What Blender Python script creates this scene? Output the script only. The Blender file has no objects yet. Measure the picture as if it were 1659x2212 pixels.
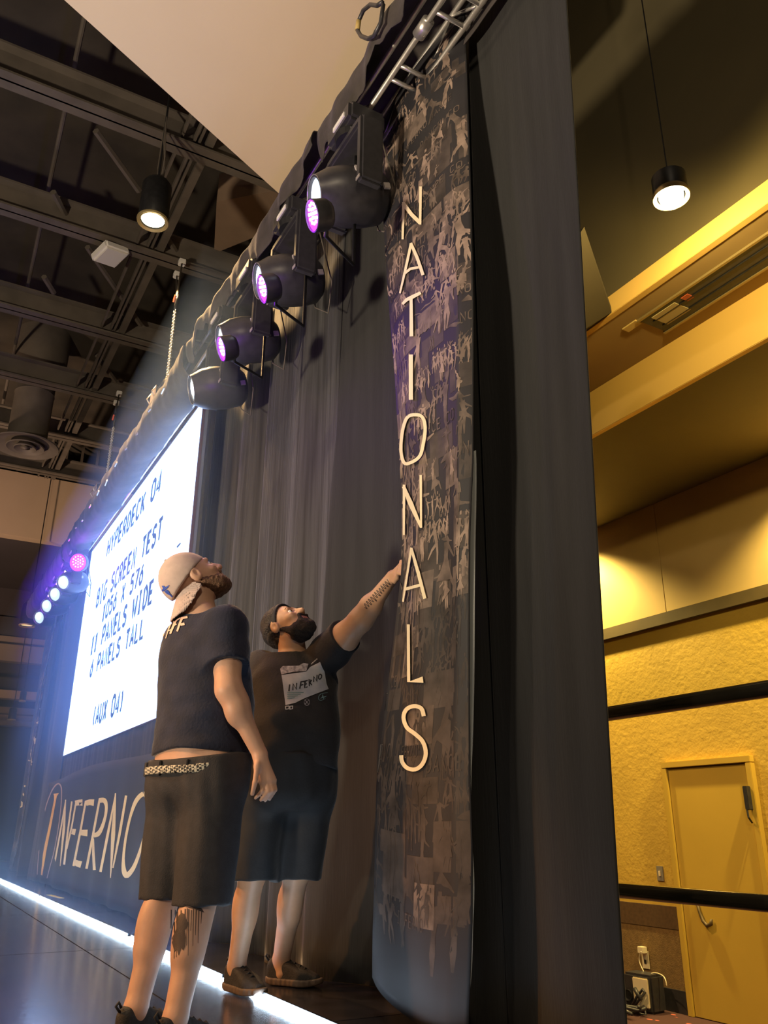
import bpy, bmesh, math, random
import numpy as np
from mathutils import Vector, Matrix
from mathutils.bvhtree import BVHTree
from mathutils.geometry import tessellate_polygon
random.seed(7); RNG = np.random.default_rng(7)
PI = math.pi
SC = bpy.context.scene
COL = SC.collection
# ------------------------------------------------------------------ camera
W, H = 1659, 2212
FPX = 1780.4
CAM = np.array([12.637, -1.934, 0.683])
YAW, PITCH, ROLL = math.radians(60.884), math.radians(21.095), math.radians(0.39)
def _cam_rot():
    cyw, sy, cp, sp = math.cos(YAW), math.sin(YAW), math.cos(PITCH), math.sin(PITCH)
    fwd = np.array([-sy*cp, cyw*cp, sp]); right = np.array([cyw, sy, 0.]); up = np.cross(right, fwd)
    c, s = math.cos(ROLL), math.sin(ROLL)
    return c*right + s*up, -s*right + c*up, fwd
RIGHT, UP, FWD = _cam_rot()
def ray(u, v):
    return FWD + RIGHT*(u - W/2)/FPX - UP*(v - H/2)/FPX
def aty(u, v, y): d = ray(u, v); return CAM + d*(y - CAM[1])/d[1]
def atz(u, v, z): d = ray(u, v); return CAM + d*(z - CAM[2])/d[2]
def atx(u, v, x): d = ray(u, v); return CAM + d*(x - CAM[0])/d[0]
def atd(u, v, D): d = ray(u, v); return CAM + d*D/math.hypot(d[0], d[1])
cd = bpy.data.cameras.new('camera'); cam = bpy.data.objects.new('camera', cd); COL.objects.link(cam)
cam.matrix_world = Matrix(((RIGHT[0], UP[0], -FWD[0], CAM[0]), (RIGHT[1], UP[1], -FWD[1], CAM[1]), (RIGHT[2], UP[2], -FWD[2], CAM[2]), (0, 0, 0, 1)))
cd.sensor_fit = 'HORIZONTAL'; cd.sensor_width = 36; cd.lens = 36*FPX/W; cd.clip_start = 0.05; cd.clip_end = 200
SC.camera = cam
# ------------------------------------------------------------------ world, light, exposure
SC.view_settings.view_transform = 'Standard'; SC.view_settings.look = 'None'
SC.view_settings.gamma = 1; SC.view_settings.use_curve_mapping = False; SC.view_settings.exposure = 0.0
wd = bpy.data.worlds.new('hall_ambient'); SC.world = wd; wd.use_nodes = True
wd.node_tree.nodes['Background'].inputs[0].default_value = (1.0, 0.80, 0.62, 1)
wd.node_tree.nodes['Background'].inputs[1].default_value = 0.06
def lamp(name, kind, loc, target, energy, col, size=0.3, spot=None, blend=0.5):
    ld = bpy.data.lights.new(name, kind); ld.energy = energy; ld.color = col
    if kind == 'AREA': ld.shape = 'DISK'; ld.size = size
    elif kind == 'SPOT': ld.spot_size = spot; ld.spot_blend = blend; ld.shadow_soft_size = size
    else: ld.shadow_soft_size = size
    o = bpy.data.objects.new(name, ld); COL.objects.link(o); o.location = loc
    d = Vector(target) - Vector(loc); o.rotation_euler = d.to_track_quat('-Z', 'Y').to_euler()
    return o
WARM = (1.0, 0.62, 0.27); AMBER = (1.0, 0.50, 0.16)
# the hall's high-bay lamps (those out of the frame hang over the audience floor)
for i, (x, y, e) in enumerate([(3.2, -4.6, 950), (7.2, -6.5, 900), (12.0, -7.5, 650), (-4, -5.5, 1800)]):
    lamp('hall_lamp', 'SPOT', (x, y, 7.4), (x, y, 0), e, AMBER if i < 1 else (1.0, .76, .5), 0.16, math.radians(125), 0.6)
lamp('hall_lamp', 'SPOT', (17.5, -4.5, 6.4), (10.5, -0.2, 1.4), 800, (1.0, .80, .54), 0.2, math.radians(100), 0.7)
# amber follow spot over the audience floor, left of the frame
lamp('stage_spot', 'SPOT', (7.4, -7.0, 4.2), (8.9, -.9, .5), 1500, (1.0, .40, .09), .12, math.radians(23), .7)
lamp('added_uplight', 'SPOT', (-2.5, -6.5, .3), (-8, -1.2, 8), 3600, (1.0, .68, .45), .3, math.radians(70), .8)  # unseen lamp added to light up the far cream bulkhead
# unseen uplight added to brighten the cloud panel and joists
lamp('added_uplight', 'SPOT', (10.2, -7.0, .4), (7.2, -1.0, 7), 2700, (1.0, .82, .58), 0.3, math.radians(105), .8)

# ------------------------------------------------------------------ helpers
def setp(o, label=None, cat=None, group=None, kind=None):
    if label: o['label'] = label
    if cat: o['category'] = cat
    if group: o['group'] = group
    if kind: o['kind'] = kind
    return o
def link(name, me, m=None, parent=None, smooth=False):
    o = bpy.data.objects.new(name, me); COL.objects.link(o)
    if m is not None and not me.materials: me.materials.append(m)
    if parent is not None: o.parent = parent
    if smooth:
        for p in me.polygons: p.use_smooth = True
    return o
def empty(name, loc, label, cat, group=None):
    o = bpy.data.objects.new(name, None); COL.objects.link(o); o.location = loc; o.empty_display_size = .1
    return setp(o, label, cat, group)
class MB:
    """collects shapes into one mesh; coordinates are local to the thing's base"""
    def __init__(s): s.v = []; s.f = []
    def add(s, vs, fs):
        n = len(s.v); s.v += [tuple(map(float, v)) for v in vs]; s.f += [tuple(i + n for i in f) for f in fs]; return s
    def box(s, c, d, R=None):
        c = Vector(c); vs = []
        for x in (-.5, .5):
            for y in (-.5, .5):
                for z in (-.5, .5):
                    p = Vector((x*d[0], y*d[1], z*d[2]))
                    if R is not None: p = R @ p
                    vs.append(c + p)
        return s.add(vs, [(0, 1, 3, 2), (4, 6, 7, 5), (0, 4, 5, 1), (2, 3, 7, 6), (0, 2, 6, 4), (1, 5, 7, 3)])
    def b2(s, a, b):
        return s.box([(a[i] + b[i])/2 for i in range(3)], [abs(b[i] - a[i]) for i in range(3)])
    def tube(s, pts, r, n=10, cap=True, closed=False):
        P = [Vector(p) for p in pts]; rs = r if hasattr(r, '__len__') else [r]*len(P)
        t0 = (P[1] - P[0]).normalized(); up = Vector((0, 0, 1)) if abs(t0.z) < .9 else Vector((1, 0, 0))
        nrm = t0.cross(up).normalized(); vs = []
        for i, p in enumerate(P):
            if closed: t = (P[(i+1) % len(P)] - P[i-1]).normalized()
            else: t = ((P[min(i+1, len(P)-1)] - P[i]).normalized() + (P[i] - P[max(i-1, 0)]).normalized()).normalized()
            nrm = (nrm - t*nrm.dot(t)).normalized(); b = t.cross(nrm)
            for k in range(n):
                a = 2*PI*k/n; vs.append(p + (nrm*math.cos(a) + b*math.sin(a))*rs[i])
        m = len(P); fs = []
        for i in range(m if closed else m-1):
            j = (i+1) % m
            for k in range(n): fs.append((i*n+k, i*n+(k+1) % n, j*n+(k+1) % n, j*n+k))
        if cap and not closed: fs += [tuple(range(n-1, -1, -1)), tuple(range((m-1)*n, m*n))]
        return s.add(vs, fs)
    def lathe(s, prof, c=(0, 0, 0), n=24, R=None, cap=True):
        """prof: (radius, height) pairs about local z"""
        c = Vector(c); vs = []
        for r, z in prof:
            for k in range(n):
                a = 2*PI*k/n; p = Vector((r*math.cos(a), r*math.sin(a), z))
                vs.append(c + (R @ p if R is not None else p))
        fs = []
        for i in range(len(prof)-1):
            for k in range(n): fs.append((i*n+k, i*n+(k+1) % n, (i+1)*n+(k+1) % n, (i+1)*n+k))
        if cap: fs += [tuple(range(n-1, -1, -1)), tuple(range((len(prof)-1)*n, len(prof)*n))]
        return s.add(vs, fs)
    def poly(s, pts, off):
        """prism: polygon pts (3-D, planar) extruded by off"""
        n = len(pts); a = [Vector(p) for p in pts]; b = [p + Vector(off) for p in a]
        return s.add(a + b, [tuple(range(n)), tuple(range(2*n-1, n-1, -1))] + [(i, i+n, (i+1) % n + n, (i+1) % n) for i in range(n)])
    def mesh(s, name, bevel=0):
        me = bpy.data.meshes.new(name); me.from_pydata(s.v, [], s.f); me.validate()
        bm = bmesh.new(); bm.from_mesh(me); bmesh.ops.recalc_face_normals(bm, faces=bm.faces)
        if bevel: bmesh.ops.bevel(bm, geom=bm.edges[:], offset=bevel, segments=2, affect='EDGES', clamp_overlap=True)
        bm.to_mesh(me); bm.free(); return me
    def build(s, name, m, parent=None, bevel=0, smooth=False):
        return link(name, s.mesh(name, bevel), m, parent, smooth)
def autosmooth(o, ang=40):
    me = o.data; bm = bmesh.new(); bm.from_mesh(me)
    for f in bm.faces: f.smooth = True
    for e in bm.edges:
        if len(e.link_faces) == 2 and e.calc_face_angle(0) > math.radians(ang): e.smooth = False
    bm.to_mesh(me); bm.free(); return o
def solidify(o, t, off=0):
    m = o.modifiers.new('thick', 'SOLIDIFY'); m.thickness = t; m.offset = off; return o
def struct(name, mb, m, bevel=0):
    o = mb.build(name, m, None, bevel); o['kind'] = 'structure'; return o
def copy_tree(o, parent=None):
    c = o.copy(); COL.objects.link(c); c.parent = parent
    for ch in list(o.children): copy_tree(ch, c)
    return c
# ------------------------------------------------------------------ materials (all procedural)
def mat(name, col, rough=.6, metal=0., var=0., vs=4., bump=0., bs=60., sheen=0., coat=0., emit=None, es=0., col2=None, stretch=(1, 1, 1), spec=.5, sheencol=None):
    m = bpy.data.materials.new(name); m.use_nodes = True; nt = m.node_tree; N = nt.nodes; L = nt.links
    b = N['Principled BSDF']; b.inputs['Roughness'].default_value = rough; b.inputs['Metallic'].default_value = metal
    b.inputs['Base Color'].default_value = (*col, 1); b.inputs['Specular IOR Level'].default_value = spec
    if sheen:
        b.inputs['Sheen Weight'].default_value = sheen; b.inputs['Sheen Roughness'].default_value = .35
        b.inputs['Sheen Tint'].default_value = (*(sheencol or (1, 1, 1)), 1)
    if coat: b.inputs['Coat Weight'].default_value = coat; b.inputs['Coat Roughness'].default_value = .12
    if emit: b.inputs['Emission Color'].default_value = (*emit, 1); b.inputs['Emission Strength'].default_value = es
    tc = N.new('ShaderNodeTexCoord'); mp = N.new('ShaderNodeMapping'); mp.inputs['Scale'].default_value = stretch
    L.new(tc.outputs['Object'], mp.inputs[0])
    if var or col2:
        nz = N.new('ShaderNodeTexNoise'); nz.inputs['Scale'].default_value = vs; nz.inputs['Detail'].default_value = 5
        L.new(mp.outputs[0], nz.inputs['Vector'])
        rp = N.new('ShaderNodeValToRGB'); rp.color_ramp.elements[0].position = .35; rp.color_ramp.elements[1].position = .65
        c2 = col2 or tuple(min(1, c*(1+var)) for c in col); c1 = col if col2 else tuple(c*(1-var) for c in col)
        rp.color_ramp.elements[0].color = (*c1, 1); rp.color_ramp.elements[1].color = (*c2, 1)
        L.new(nz.outputs['Fac'], rp.inputs[0]); L.new(rp.outputs[0], b.inputs['Base Color'])
    if bump:
        n2 = N.new('ShaderNodeTexNoise'); n2.inputs['Scale'].default_value = bs; n2.inputs['Detail'].default_value = 4
        L.new(mp.outputs[0], n2.inputs['Vector'])
        bp = N.new('ShaderNodeBump'); bp.inputs['Strength'].default_value = bump; bp.inputs['Distance'].default_value = .01
        L.new(n2.outputs['Fac'], bp.inputs['Height']); L.new(bp.outputs[0], b.inputs['Normal'])
    return m
M = {}
M['stage'] = mat('black_stage_laminate', (.022, .020, .026), .2, var=.35, vs=6, bump=.05, bs=25, coat=.2)
M['wall'] = mat('ochre_textured_plaster', (.58, .385, .055), .75, var=.08, vs=1.5, bump=.5, bs=22)
M['panelwall'] = mat('pale_wall_panel', (.48, .34, .13), .8, var=.05, vs=2)
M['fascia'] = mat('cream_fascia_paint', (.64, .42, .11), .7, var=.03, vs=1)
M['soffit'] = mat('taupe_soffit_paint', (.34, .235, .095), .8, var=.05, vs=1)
M['shadeband'] = mat('dark_olive_shade', (.09, .072, .032), .8, var=.08, vs=1.2)  # shade put into the colour
M['trimwood'] = mat('dark_brown_rail_paint', (.085, .058, .018), .85, var=.1, vs=5)
M['doorpaint'] = mat('ochre_door_paint', (.58, .39, .06), .45, var=.04, vs=2)
M['shadowpanel'] = mat('brown_shadow_panel', (.21, .13, .045), .95, var=.15, vs=30, bump=.4, bs=120)
M['shadowband'] = mat('dark_shadow_band', (.10, .055, .022), .9, var=.15, vs=30)
M['hallcarpet'] = mat('maroon_carpet', (.085, .035, .03), .95, var=.2, vs=40)
M['ceil'] = mat('dark_ceiling_deck', (.045, .036, .026), .9, var=.25, vs=1.5)
M['steel'] = mat('painted_grey_joist', (.11, .092, .075), .7, var=.15, vs=3)
M['cloud'] = mat('warm_white_cloud_panel', (.62, .52, .42), .85, var=.02, vs=1)
M['farcream'] = mat('far_cream_bulkhead', (.46, .34, .24), .8, var=.05, vs=.6)
M['fartan'] = mat('far_tan_band', (.26, .20, .17), .8, var=.05, vs=.6)
M['fardark'] = mat('far_dark_wall', (.05, .04, .045), .85, var=.1, vs=.6)
M['chrome'] = mat('polished_aluminium', (.82, .79, .74), .33, .85, var=.08, vs=30)
M['blackmetal'] = mat('black_metal', (.018, .018, .02), .4, .3, var=.2, vs=20)
M['blackplastic'] = mat('black_plastic', (.035, .034, .038), .38, var=.15, vs=25)
M['rail'] = mat('black_gloss_rail', (.02, .018, .014), .16, .2, var=.1, vs=10, coat=.5)
M['white'] = mat('white_plastic', (.75, .73, .70), .4, var=.03)
M['ivory'] = mat('ivory_plastic', (.8, .70, .48), .4, var=.03)
M['drape'] = mat('black_velour_drape', (.019, .019, .0195), .85, var=.22, vs=7, bump=.25, bs=70, sheen=.12, stretch=(1.6, 1.6, .12), sheencol=(1, .93, .85))
M['velvet'] = mat('crushed_black_velvet', (.033, .033, .035), .7, var=.5, vs=9, bump=.6, bs=16, sheen=.42, stretch=(2.2, 2.2, .10), sheencol=(1, .95, .88))
M['scrim'] = mat('black_fabric_valance', (.045, .037, .034), .8, var=.25, vs=8, bump=.2, bs=40, sheen=.15)
M['vinyl'] = mat('black_vinyl_banner', (.022, .021, .025), .55, var=.15, vs=3)
M['goldink'] = mat('pale_gold_print', (.92, .78, .50), .6, var=.03)
M['orangeink'] = mat('amber_print', (.95, .52, .05), .6, var=.15, vs=6)
M['pinkink'] = mat('pale_pink_line_print', (.55, .40, .36), .6, var=.05)
# ------------------------------------------------------------------ setting: stage floor
fl = MB().b2((-9, -3.4, -.06), (11.6, .42, -.004)); floor = struct('floor', fl, mat('stage_joint_black', (.006, .006, .007), .7))
pm = MB().b2((0, 0, 0), (2.434, 1.214, .03)).mesh('panel', .0015)
pm.materials.append(M['stage'])
for i in range(8):
    for j in range(3):
        o = link('panel', pm, None, floor); o.location = (-7.7 + i*2.44, -3.22 + j*1.22, -.03)
struct('wall_stage_edge', MB().b2((-9, -3.4, -.8), (11.6, .42, -.07)), M['blackplastic'])
def carpet():
    m = M['hallcarpet']; nt = m.node_tree; N = nt.nodes; L = nt.links; b = N['Principled BSDF']
    tc = N.new('ShaderNodeTexCoord'); mp = N.new('ShaderNodeMapping'); mp.inputs['Scale'].default_value = (6, 9, 1); L.new(tc.outputs['Object'], mp.inputs[0])
    vo = N.new('ShaderNodeTexVoronoi'); vo.inputs['Scale'].default_value = 1; L.new(mp.outputs[0], vo.inputs['Vector'])
    rp = N.new('ShaderNodeValToRGB'); rp.color_ramp.elements[0].position = .16; rp.color_ramp.elements[0].color = (.55, .12, .07, 1)
    rp.color_ramp.elements[1].position = .2; rp.color_ramp.elements[1].color = (.07, .028, .026, 1)
    L.new(vo.outputs['Distance'], rp.inputs[0]); L.new(rp.outputs[0], b.inputs['Base Color'])
carpet()
struct('floor_hall', MB().b2((-14, -14, -.9), (20, 6, -.8)), M['hallcarpet'])
# ------------------------------------------------------------------ setting: back wall, stepped bulkheads
YW = 4.43
wb = struct('wall_back', MB().b2((-12, YW, -.8), (20, YW+.2, 2.6)), M['wall'])
struct('trim_1', MB().b2((-12, YW-.05, 2.596), (20, YW+.1, 2.715)), M['trimwood'], .004)
wu = struct('wall_upper', MB().b2((-12, YW+.02, 2.7), (20, YW+.2, 3.9)), M['trimwood'])
for x0, x1 in [(2.2, 4.6), (4.606, 7.006), (7.012, 9.41), (9.416, 11.8), (11.806, 14.2)]:
    MB().b2((x0, YW-.002, 2.715), (x1, YW+.03, 3.89)).build('panel', M['panelwall'], wu, .002)
struct('ceiling_soffit_low', MB().b2((-12, 2.752, 3.881), (20, YW+.1, 3.95)), M['shadeband'])  # poorly lit underside, its dimness painted in
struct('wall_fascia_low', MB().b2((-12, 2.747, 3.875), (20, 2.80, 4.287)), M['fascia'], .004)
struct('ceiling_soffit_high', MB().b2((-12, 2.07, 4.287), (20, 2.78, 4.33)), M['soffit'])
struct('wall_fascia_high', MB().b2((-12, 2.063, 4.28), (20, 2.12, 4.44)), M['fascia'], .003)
struct('wall_upper_shade', MB().b2((-12, 2.13, 4.30), (20, 2.25, 10)), M['shadeband'])  # wall above the lamp's cutoff, its shadow painted as a dark tone
# angled wing of the bulkhead, cut off by the drape
A = aty(1320, 663, 2.06); B_ = aty(1262, 490, 1.35); C_ = aty(1262, 720, 1.35)
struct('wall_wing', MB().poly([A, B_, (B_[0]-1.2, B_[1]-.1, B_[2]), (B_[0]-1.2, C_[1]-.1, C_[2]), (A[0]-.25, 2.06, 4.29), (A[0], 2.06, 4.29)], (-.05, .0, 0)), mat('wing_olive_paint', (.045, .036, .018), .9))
# stage shadow left of the door, built as brown panel and darker band
struct('wall_shadow_panel', MB().b2((1, YW-.02, -.8), (6.80, YW, -.14)), M['shadowpanel'])
struct('wall_shadow_band', MB().b2((1, YW-.025, -.14), (6.80, YW, .05)), M['shadowband'], .003)
struct('baseboard_back', MB().b2((1, YW-.035, -.8), (6.80, YW-.015, -.62)), M['blackplastic'], .002)
# door, frame, closer; one dark hook stands for lever and its shadow
d = struct('door_1', MB().b2((6.83, YW-.035, -.795), (7.705, YW, 1.235)), M['doorpaint'], .003)
for a, b in (((6.77, YW-.06, -.8), (6.825, YW, 1.243)), ((7.71, YW-.06, -.8), (7.765, YW, 1.243)), ((6.77, YW-.06, 1.245), (7.765, YW, 1.30))):
    MB().b2(a, b).build('door_frame', M['doorpaint'], d, .004)
cl = MB().b2((7.69, YW-.11, .86), (7.73, YW-.02, 1.05)).build('door_closer', M['blackplastic'], d, .004)
MB().tube([(7.70, YW-.10, .88), (7.72, YW-.12, .80), (7.70, YW-.06, .76)], .008, 8).build('closer_arm', M['blackmetal'], cl)
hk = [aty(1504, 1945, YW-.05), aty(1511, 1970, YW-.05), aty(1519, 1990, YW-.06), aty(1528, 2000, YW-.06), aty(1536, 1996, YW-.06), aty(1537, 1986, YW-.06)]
MB().tube(hk, [.012, .013, .016, .019, .017, .011], 8).build('door_lever_and_shade', mat('lever_and_shade', (.12, .085, .035), .5, .3), d, 0, True)
# hall ceiling
struct('ceiling', MB().b2((-14, -14, 10), (20, 5, 10.15)), M['ceil'])
def ibeam(x, z, h=.42, w=.26):
    return MB().b2((x-w/2, -12, z), (x+w/2, 2.1, z+.03)).b2((x-.012, -12, z), (x+.012, 2.1, z+h)).b2((x-w/2, -12, z+h-.03), (x+w/2, 2.1, z+h))
for i, x in enumerate([4.54, 2.28, -.18, -2.48, -4.7, -6.9]):
    struct('trim_joist_%d' % (i+1), ibeam(x, 8.5), M['steel'])
def strut(px, z, w, x0=5.4, x1=-7.5):
    y = atz(*px, z)[1]; return MB().b2((x1, y-w/2, z), (x0, y+w/2, z+.09))
for i, (px, w) in enumerate([((280, 564), .03), ((302, 571), .03), ((311, 573), .03), ((329, 578), .10)]):
    struct('trim_strut_%d' % (i+1), strut(px, 8.62, w), M['steel'])
for i, (a, b) in enumerate([((207, 283), (300, 412)), ((115, 415), (162, 505)), ((189, 534), (304, 702)), ((95, 598), (116, 632)), ((209, 767), (250, 824)), ((355, 505), (390, 560))]):
    struct('trim_brace_%d' % (i+1), MB().tube([atz(*a, 8.75), atz(*b, 8.75)], .045, 6), M['steel'])
struct('trim_conduit', MB().tube([atz(192, -5, 9.3), atz(-10, 948, 9.3)], .03, 8), M['steel'])
# box duct over the stage end of the ceiling
q = [atz(*p, 8.9) for p in ((468, 436), (612, 408), (600, 492), (462, 548))]
bd = struct('ceiling_duct_box', MB().poly(q, (0, 0, .5)), mat('brown_duct_board', (.22, .15, .10), .8, var=.12, vs=1.5))
# suspended cloud panel (one diagonal edge)
e1, e2 = atz(137, 0, 6.0), atz(600, 417, 6.0); dr = (e2-e1)/np.linalg.norm(e2-e1)
p1, p2 = e1 - dr*3.2, e2 + dr*.7
pr_, pr2 = atz(1150, 0, 6.0), atz(1120, 260, 6.0)
struct('ceiling_cloud', MB().poly([p1, p2, (p2[0]+1.6, p2[1]+.15, 6), (pr_[0]-.15, pr_[1]-.1, 6), (pr_[0]+.9, pr_[1]-3.2, 6)], (0, 0, .12)), M['cloud'], .006)
# far end of the hall: stepped bulkheads
def band(n, xa, ya, yb, m, th=.3, name='wall_end'):
    za, zb = atx(0, ya, xa)[2], atx(0, yb, xa)[2]
    return struct('%s_%d' % (name, n), MB().b2((xa-th, -12, zb), (xa, 2.2, za)), m, .01)
band(1, -8.0, 1012, 1153, M['farcream'])
z72 = atx(0, 1153, -8.0)[2]
struct('ceiling_end_soffit', MB().b2((-13.2, -12, z72), (-8.3, 2.2, z72+.06)), M['fardark'])
struct('wall_end_0', MB().b2((-13.4, -12, -.8), (-13.1, 2.2, 10)), M['fardark'])
for k, (ya, yb, m, x) in enumerate([(1372, 1389, 'fartan', -12.9), (1389, 1426, 'fartan', -12.7), (1461, 1489, 'fardark', -12.7), (1489, 1507, 'farcream', -12.4), (1526, 1540, 'fartan', -12.5), (1543, 1556, 'farcream', -12.8), (1556, 1566, 'fartan', -12.3)]):
    band(k+2, x, ya, yb, M[m], .35)
band(9, -13.0, 1330, 1372, M['fardark'], .08)
# thin upright seams on the wall above the cream bulkhead
for i in range(6):
    p = atx(40 + i*34, 1000, -8.3); struct('trim_end_%d' % i, MB().b2((p[0]-.05, p[1]-.03, 8.8), (p[0], p[1]+.03, 10)), M['steel'])

# ------------------------------------------------------------------ lamps in view
def can_lamp(loc, r, h, label, es, energy, col, group=None, stem_top=8.6, tilt=0, spot=115):
    t = empty('pendant_lamp', loc, label, 'lamp', group)
    autosmooth(MB().lathe([(r*.9, .0), (r*1.0, .02), (r*1.0, h*.9), (r*.8, h), (.02, h+.02)], n=28, cap=False).build('can', M['blackmetal'], t))
    autosmooth(MB().lathe([(r*.82, .0), (r*1.05, -.012), (r*1.08, .012), (r*1.0, .03)], n=28, cap=False).build('rim', mat('brass_rim', (.55, .44, .22), .3, .6), t))
    MB().lathe([(r*.80, .05), (r*.3, h*.5)], n=28, cap=False).build('reflector', M['chrome'], t, 0, True)
    em = bpy.data.materials.get('lamp_glow_%g' % es) or mat('lamp_glow_%g' % es, (1, .9, .6), .4, emit=(1.0, .84, .48), es=es)
    if spot > 160: MB().lathe([(.001, -.075), (r*.35, -.068), (r*.62, -.04), (r*.72, .0), (r*.6, .03), (.001, .04)], n=20, cap=False).build('bulb', em, t, 0, True)
    else: MB().lathe([(.001, .02), (r*.78, .02), (r*.78, .03), (.001, .03)], n=20).build('bulb', em, t)
    MB().tube([(0, 0, h), (0, 0, stem_top - loc[2])], .012 if spot < 160 else .004, 6).build('stem', M['blackmetal'], t)
    if energy and spot > 160:
        lamp('lamp_light', 'POINT', (loc[0], loc[1], loc[2]-.10), (loc[0], loc[1], 0), energy, col, .04)
    elif energy:
        lamp('lamp_light', 'SPOT', (loc[0], loc[1], loc[2]-.02), (loc[0], loc[1], 0), energy, col, r*.5, math.radians(spot), .5)
    return t
LL = CAM + ray(330, 478)/np.linalg.norm(ray(330, 478))*10.2
tl = can_lamp(tuple(LL), .165, .55, 'lit black can lamp with brass rim hanging above the white ceiling box', 25, 1500, WARM, stem_top=10)
for k in range(3):
    s = (-1, 1, .3)[k]*.12
    MB().tube([(0, .03*k, .56), (s, .02*k, .85), (s*.8, 0, 1.15), (.02*s, 0, 1.55)], .008, 6).build('cable', M['steel'], tl)
LR = aty(1450, 425, 1.45)
can_lamp(tuple(LR), .10, .16, 'brightly glowing pendant lamp right of the black drape', 60, 130, (1.0, .72, .25), stem_top=10, spot=165)
for u, v, t, r, lab in ((58, 1352, 21, .17, 'unlit dark can lamp left of the far moving lights'), (48, 1515, 24.0, .08, 'tiny dark can lamp highest of the far lower pair'), (25, 1556, 24.5, .10, 'tiny dark can lamp in front of the far cream bulkhead')):
    L_ = CAM + ray(u, v)/np.linalg.norm(ray(u, v))*t
    can_lamp(tuple(L_), r, r*3.2, lab, .6, 0, WARM, stem_top=z72 if L_[0] < -8.3 and L_[2] < z72 else 10)
# recessed downlights washing the back wall
for i, x in enumerate((5.75, 9.15)):
    t = empty('recessed_downlight', (x, 4.02, 3.875), ('leftmost ' if i == 0 else 'rightmost ')+'recessed downlight in the dark soffit by the ochre wall', 'lamp', 'wall wash downlights')
    MB().lathe([(.07, .004), (.095, -.004), (.095, .006)], n=20, cap=False).build('trim_ring', M['white'], t)
    MB().lathe([(.001, 0.002), (.066, .002), (.066, .004), (.001, .004)], n=20).build('lens', mat('downlight_glow_%d' % i, (1, .9, .7), .4, emit=(1, .8, .45), es=12), t)
    lamp('downlight', 'SPOT', (x, 4.02, 3.85), (x, 4.22, 0), 760, (1.0, .74, .25), .05, math.radians(128), .5)
# white ceiling box
p = atz(240, 557, 8.34)
t = empty('ceiling_speaker', tuple(p), 'white square speaker box hung under the dark ceiling joists', 'speaker'); t.rotation_euler = (math.radians(14), math.radians(-10), math.radians(20))
MB().b2((-.2, -.2, 0), (.2, .2, .13)).build('body', M['white'], t, .03); MB().b2((-.17, -.17, -.006), (.17, .17, .01)).build('grille', mat('grille_white', (.66, .64, .62), .6), t, .01)
MB().tube([(0, 0, .13), (0, 0, .55)], .012, 6).build('mount_rod', M['steel'], t)
# round duct with diffuser
p = atz(55, 965, 7.5)
t = empty('round_duct', tuple(p), 'grey vertical spiral duct ending in a round ceiling diffuser', 'duct')
autosmooth(MB().lathe([(.36, .12), (.36, 1.1), (.37, 1.12), (.36, 1.14), (.36, 1.5), (.5, 1.8), (.5, 2.5)], n=32, cap=False).build('duct_pipe', M['steel'], t))
for r0, r1, z in ((.36, .60, .0), (.22, .34, -.03), (.10, .2, -.05)):
    autosmooth(MB().lathe([(r0, .10+z), (r1, z), (r1+.01, z+.02), (r0+.01, .13+z)], n=32).build('diffuser_ring', M['steel'], t))
MB().lathe([(.001, 0), (.09, -.03), (.001, -.06)], n=20, cap=False).build('diffuser_core', M['steel'], t, 0, True)
# slot diffuser in the high soffit
t = empty('slot_diffuser', (8.96, 2.30, 4.287), 'long black slot air diffuser in the taupe soffit', 'air diffuser')
MB().b2((0, 0, -.012), (4, .30, -.002)).build('slot_recess', M['blackplastic'], t)
for y in (0, .29): MB().b2((-.02, y-.01, -.02), (4, y+.01, -.002)).build('frame_rail', mat('diffuser_rail', (.35, .28, .14), .35, .6), t)
for y in (.1, .2): MB().b2((.05, y-.004, -.02), (4, y+.004, -.006)).build('blade', M['blackmetal'], t)
MB().b2((.08, .05, -.018), (.30, .22, -.012)).build('paper_label', mat('paper_label', (.45, .38, .2), .7), t)
MB().b2((.36, .05, -.018), (.42, .12, -.012)).build('red_tag', mat('red_tag', (.45, .10, .04), .6), t)
p = atz(1360, 705, 4.287)
setp(MB().b2((p[0]-.05, p[1]-.03, 4.275), (p[0]+.09, p[1]+.04, 4.287)).build('ceiling_plate', mat('plate_tan', (.6, .45, .18), .4), None, .002), 'small tan cover plate on the soffit before the slot diffuser', 'plate')
# guard rail at the rear edge of the stage
t = empty('guard_rail', (8.0, .36, 0), 'black two-pipe guard rail along the rear stage edge', 'railing')
ztop, zmid = aty(1340, 1538, .36)[2], aty(1356, 1925, .36)[2]
MB().tube([(0, 0, ztop), (6, 0, ztop)], .027, 16).build('top_pipe', M['rail'], t, 0, True)
MB().tube([(0, 0, zmid), (6, 0, zmid)], .025, 16).build('middle_pipe', M['rail'], t, 0, True)
for x in (0, 1.8, 5.9): MB().tube([(x, 0, .0), (x, 0, ztop)], .024, 12).build('post', M['rail'], t, 0, True)
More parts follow.
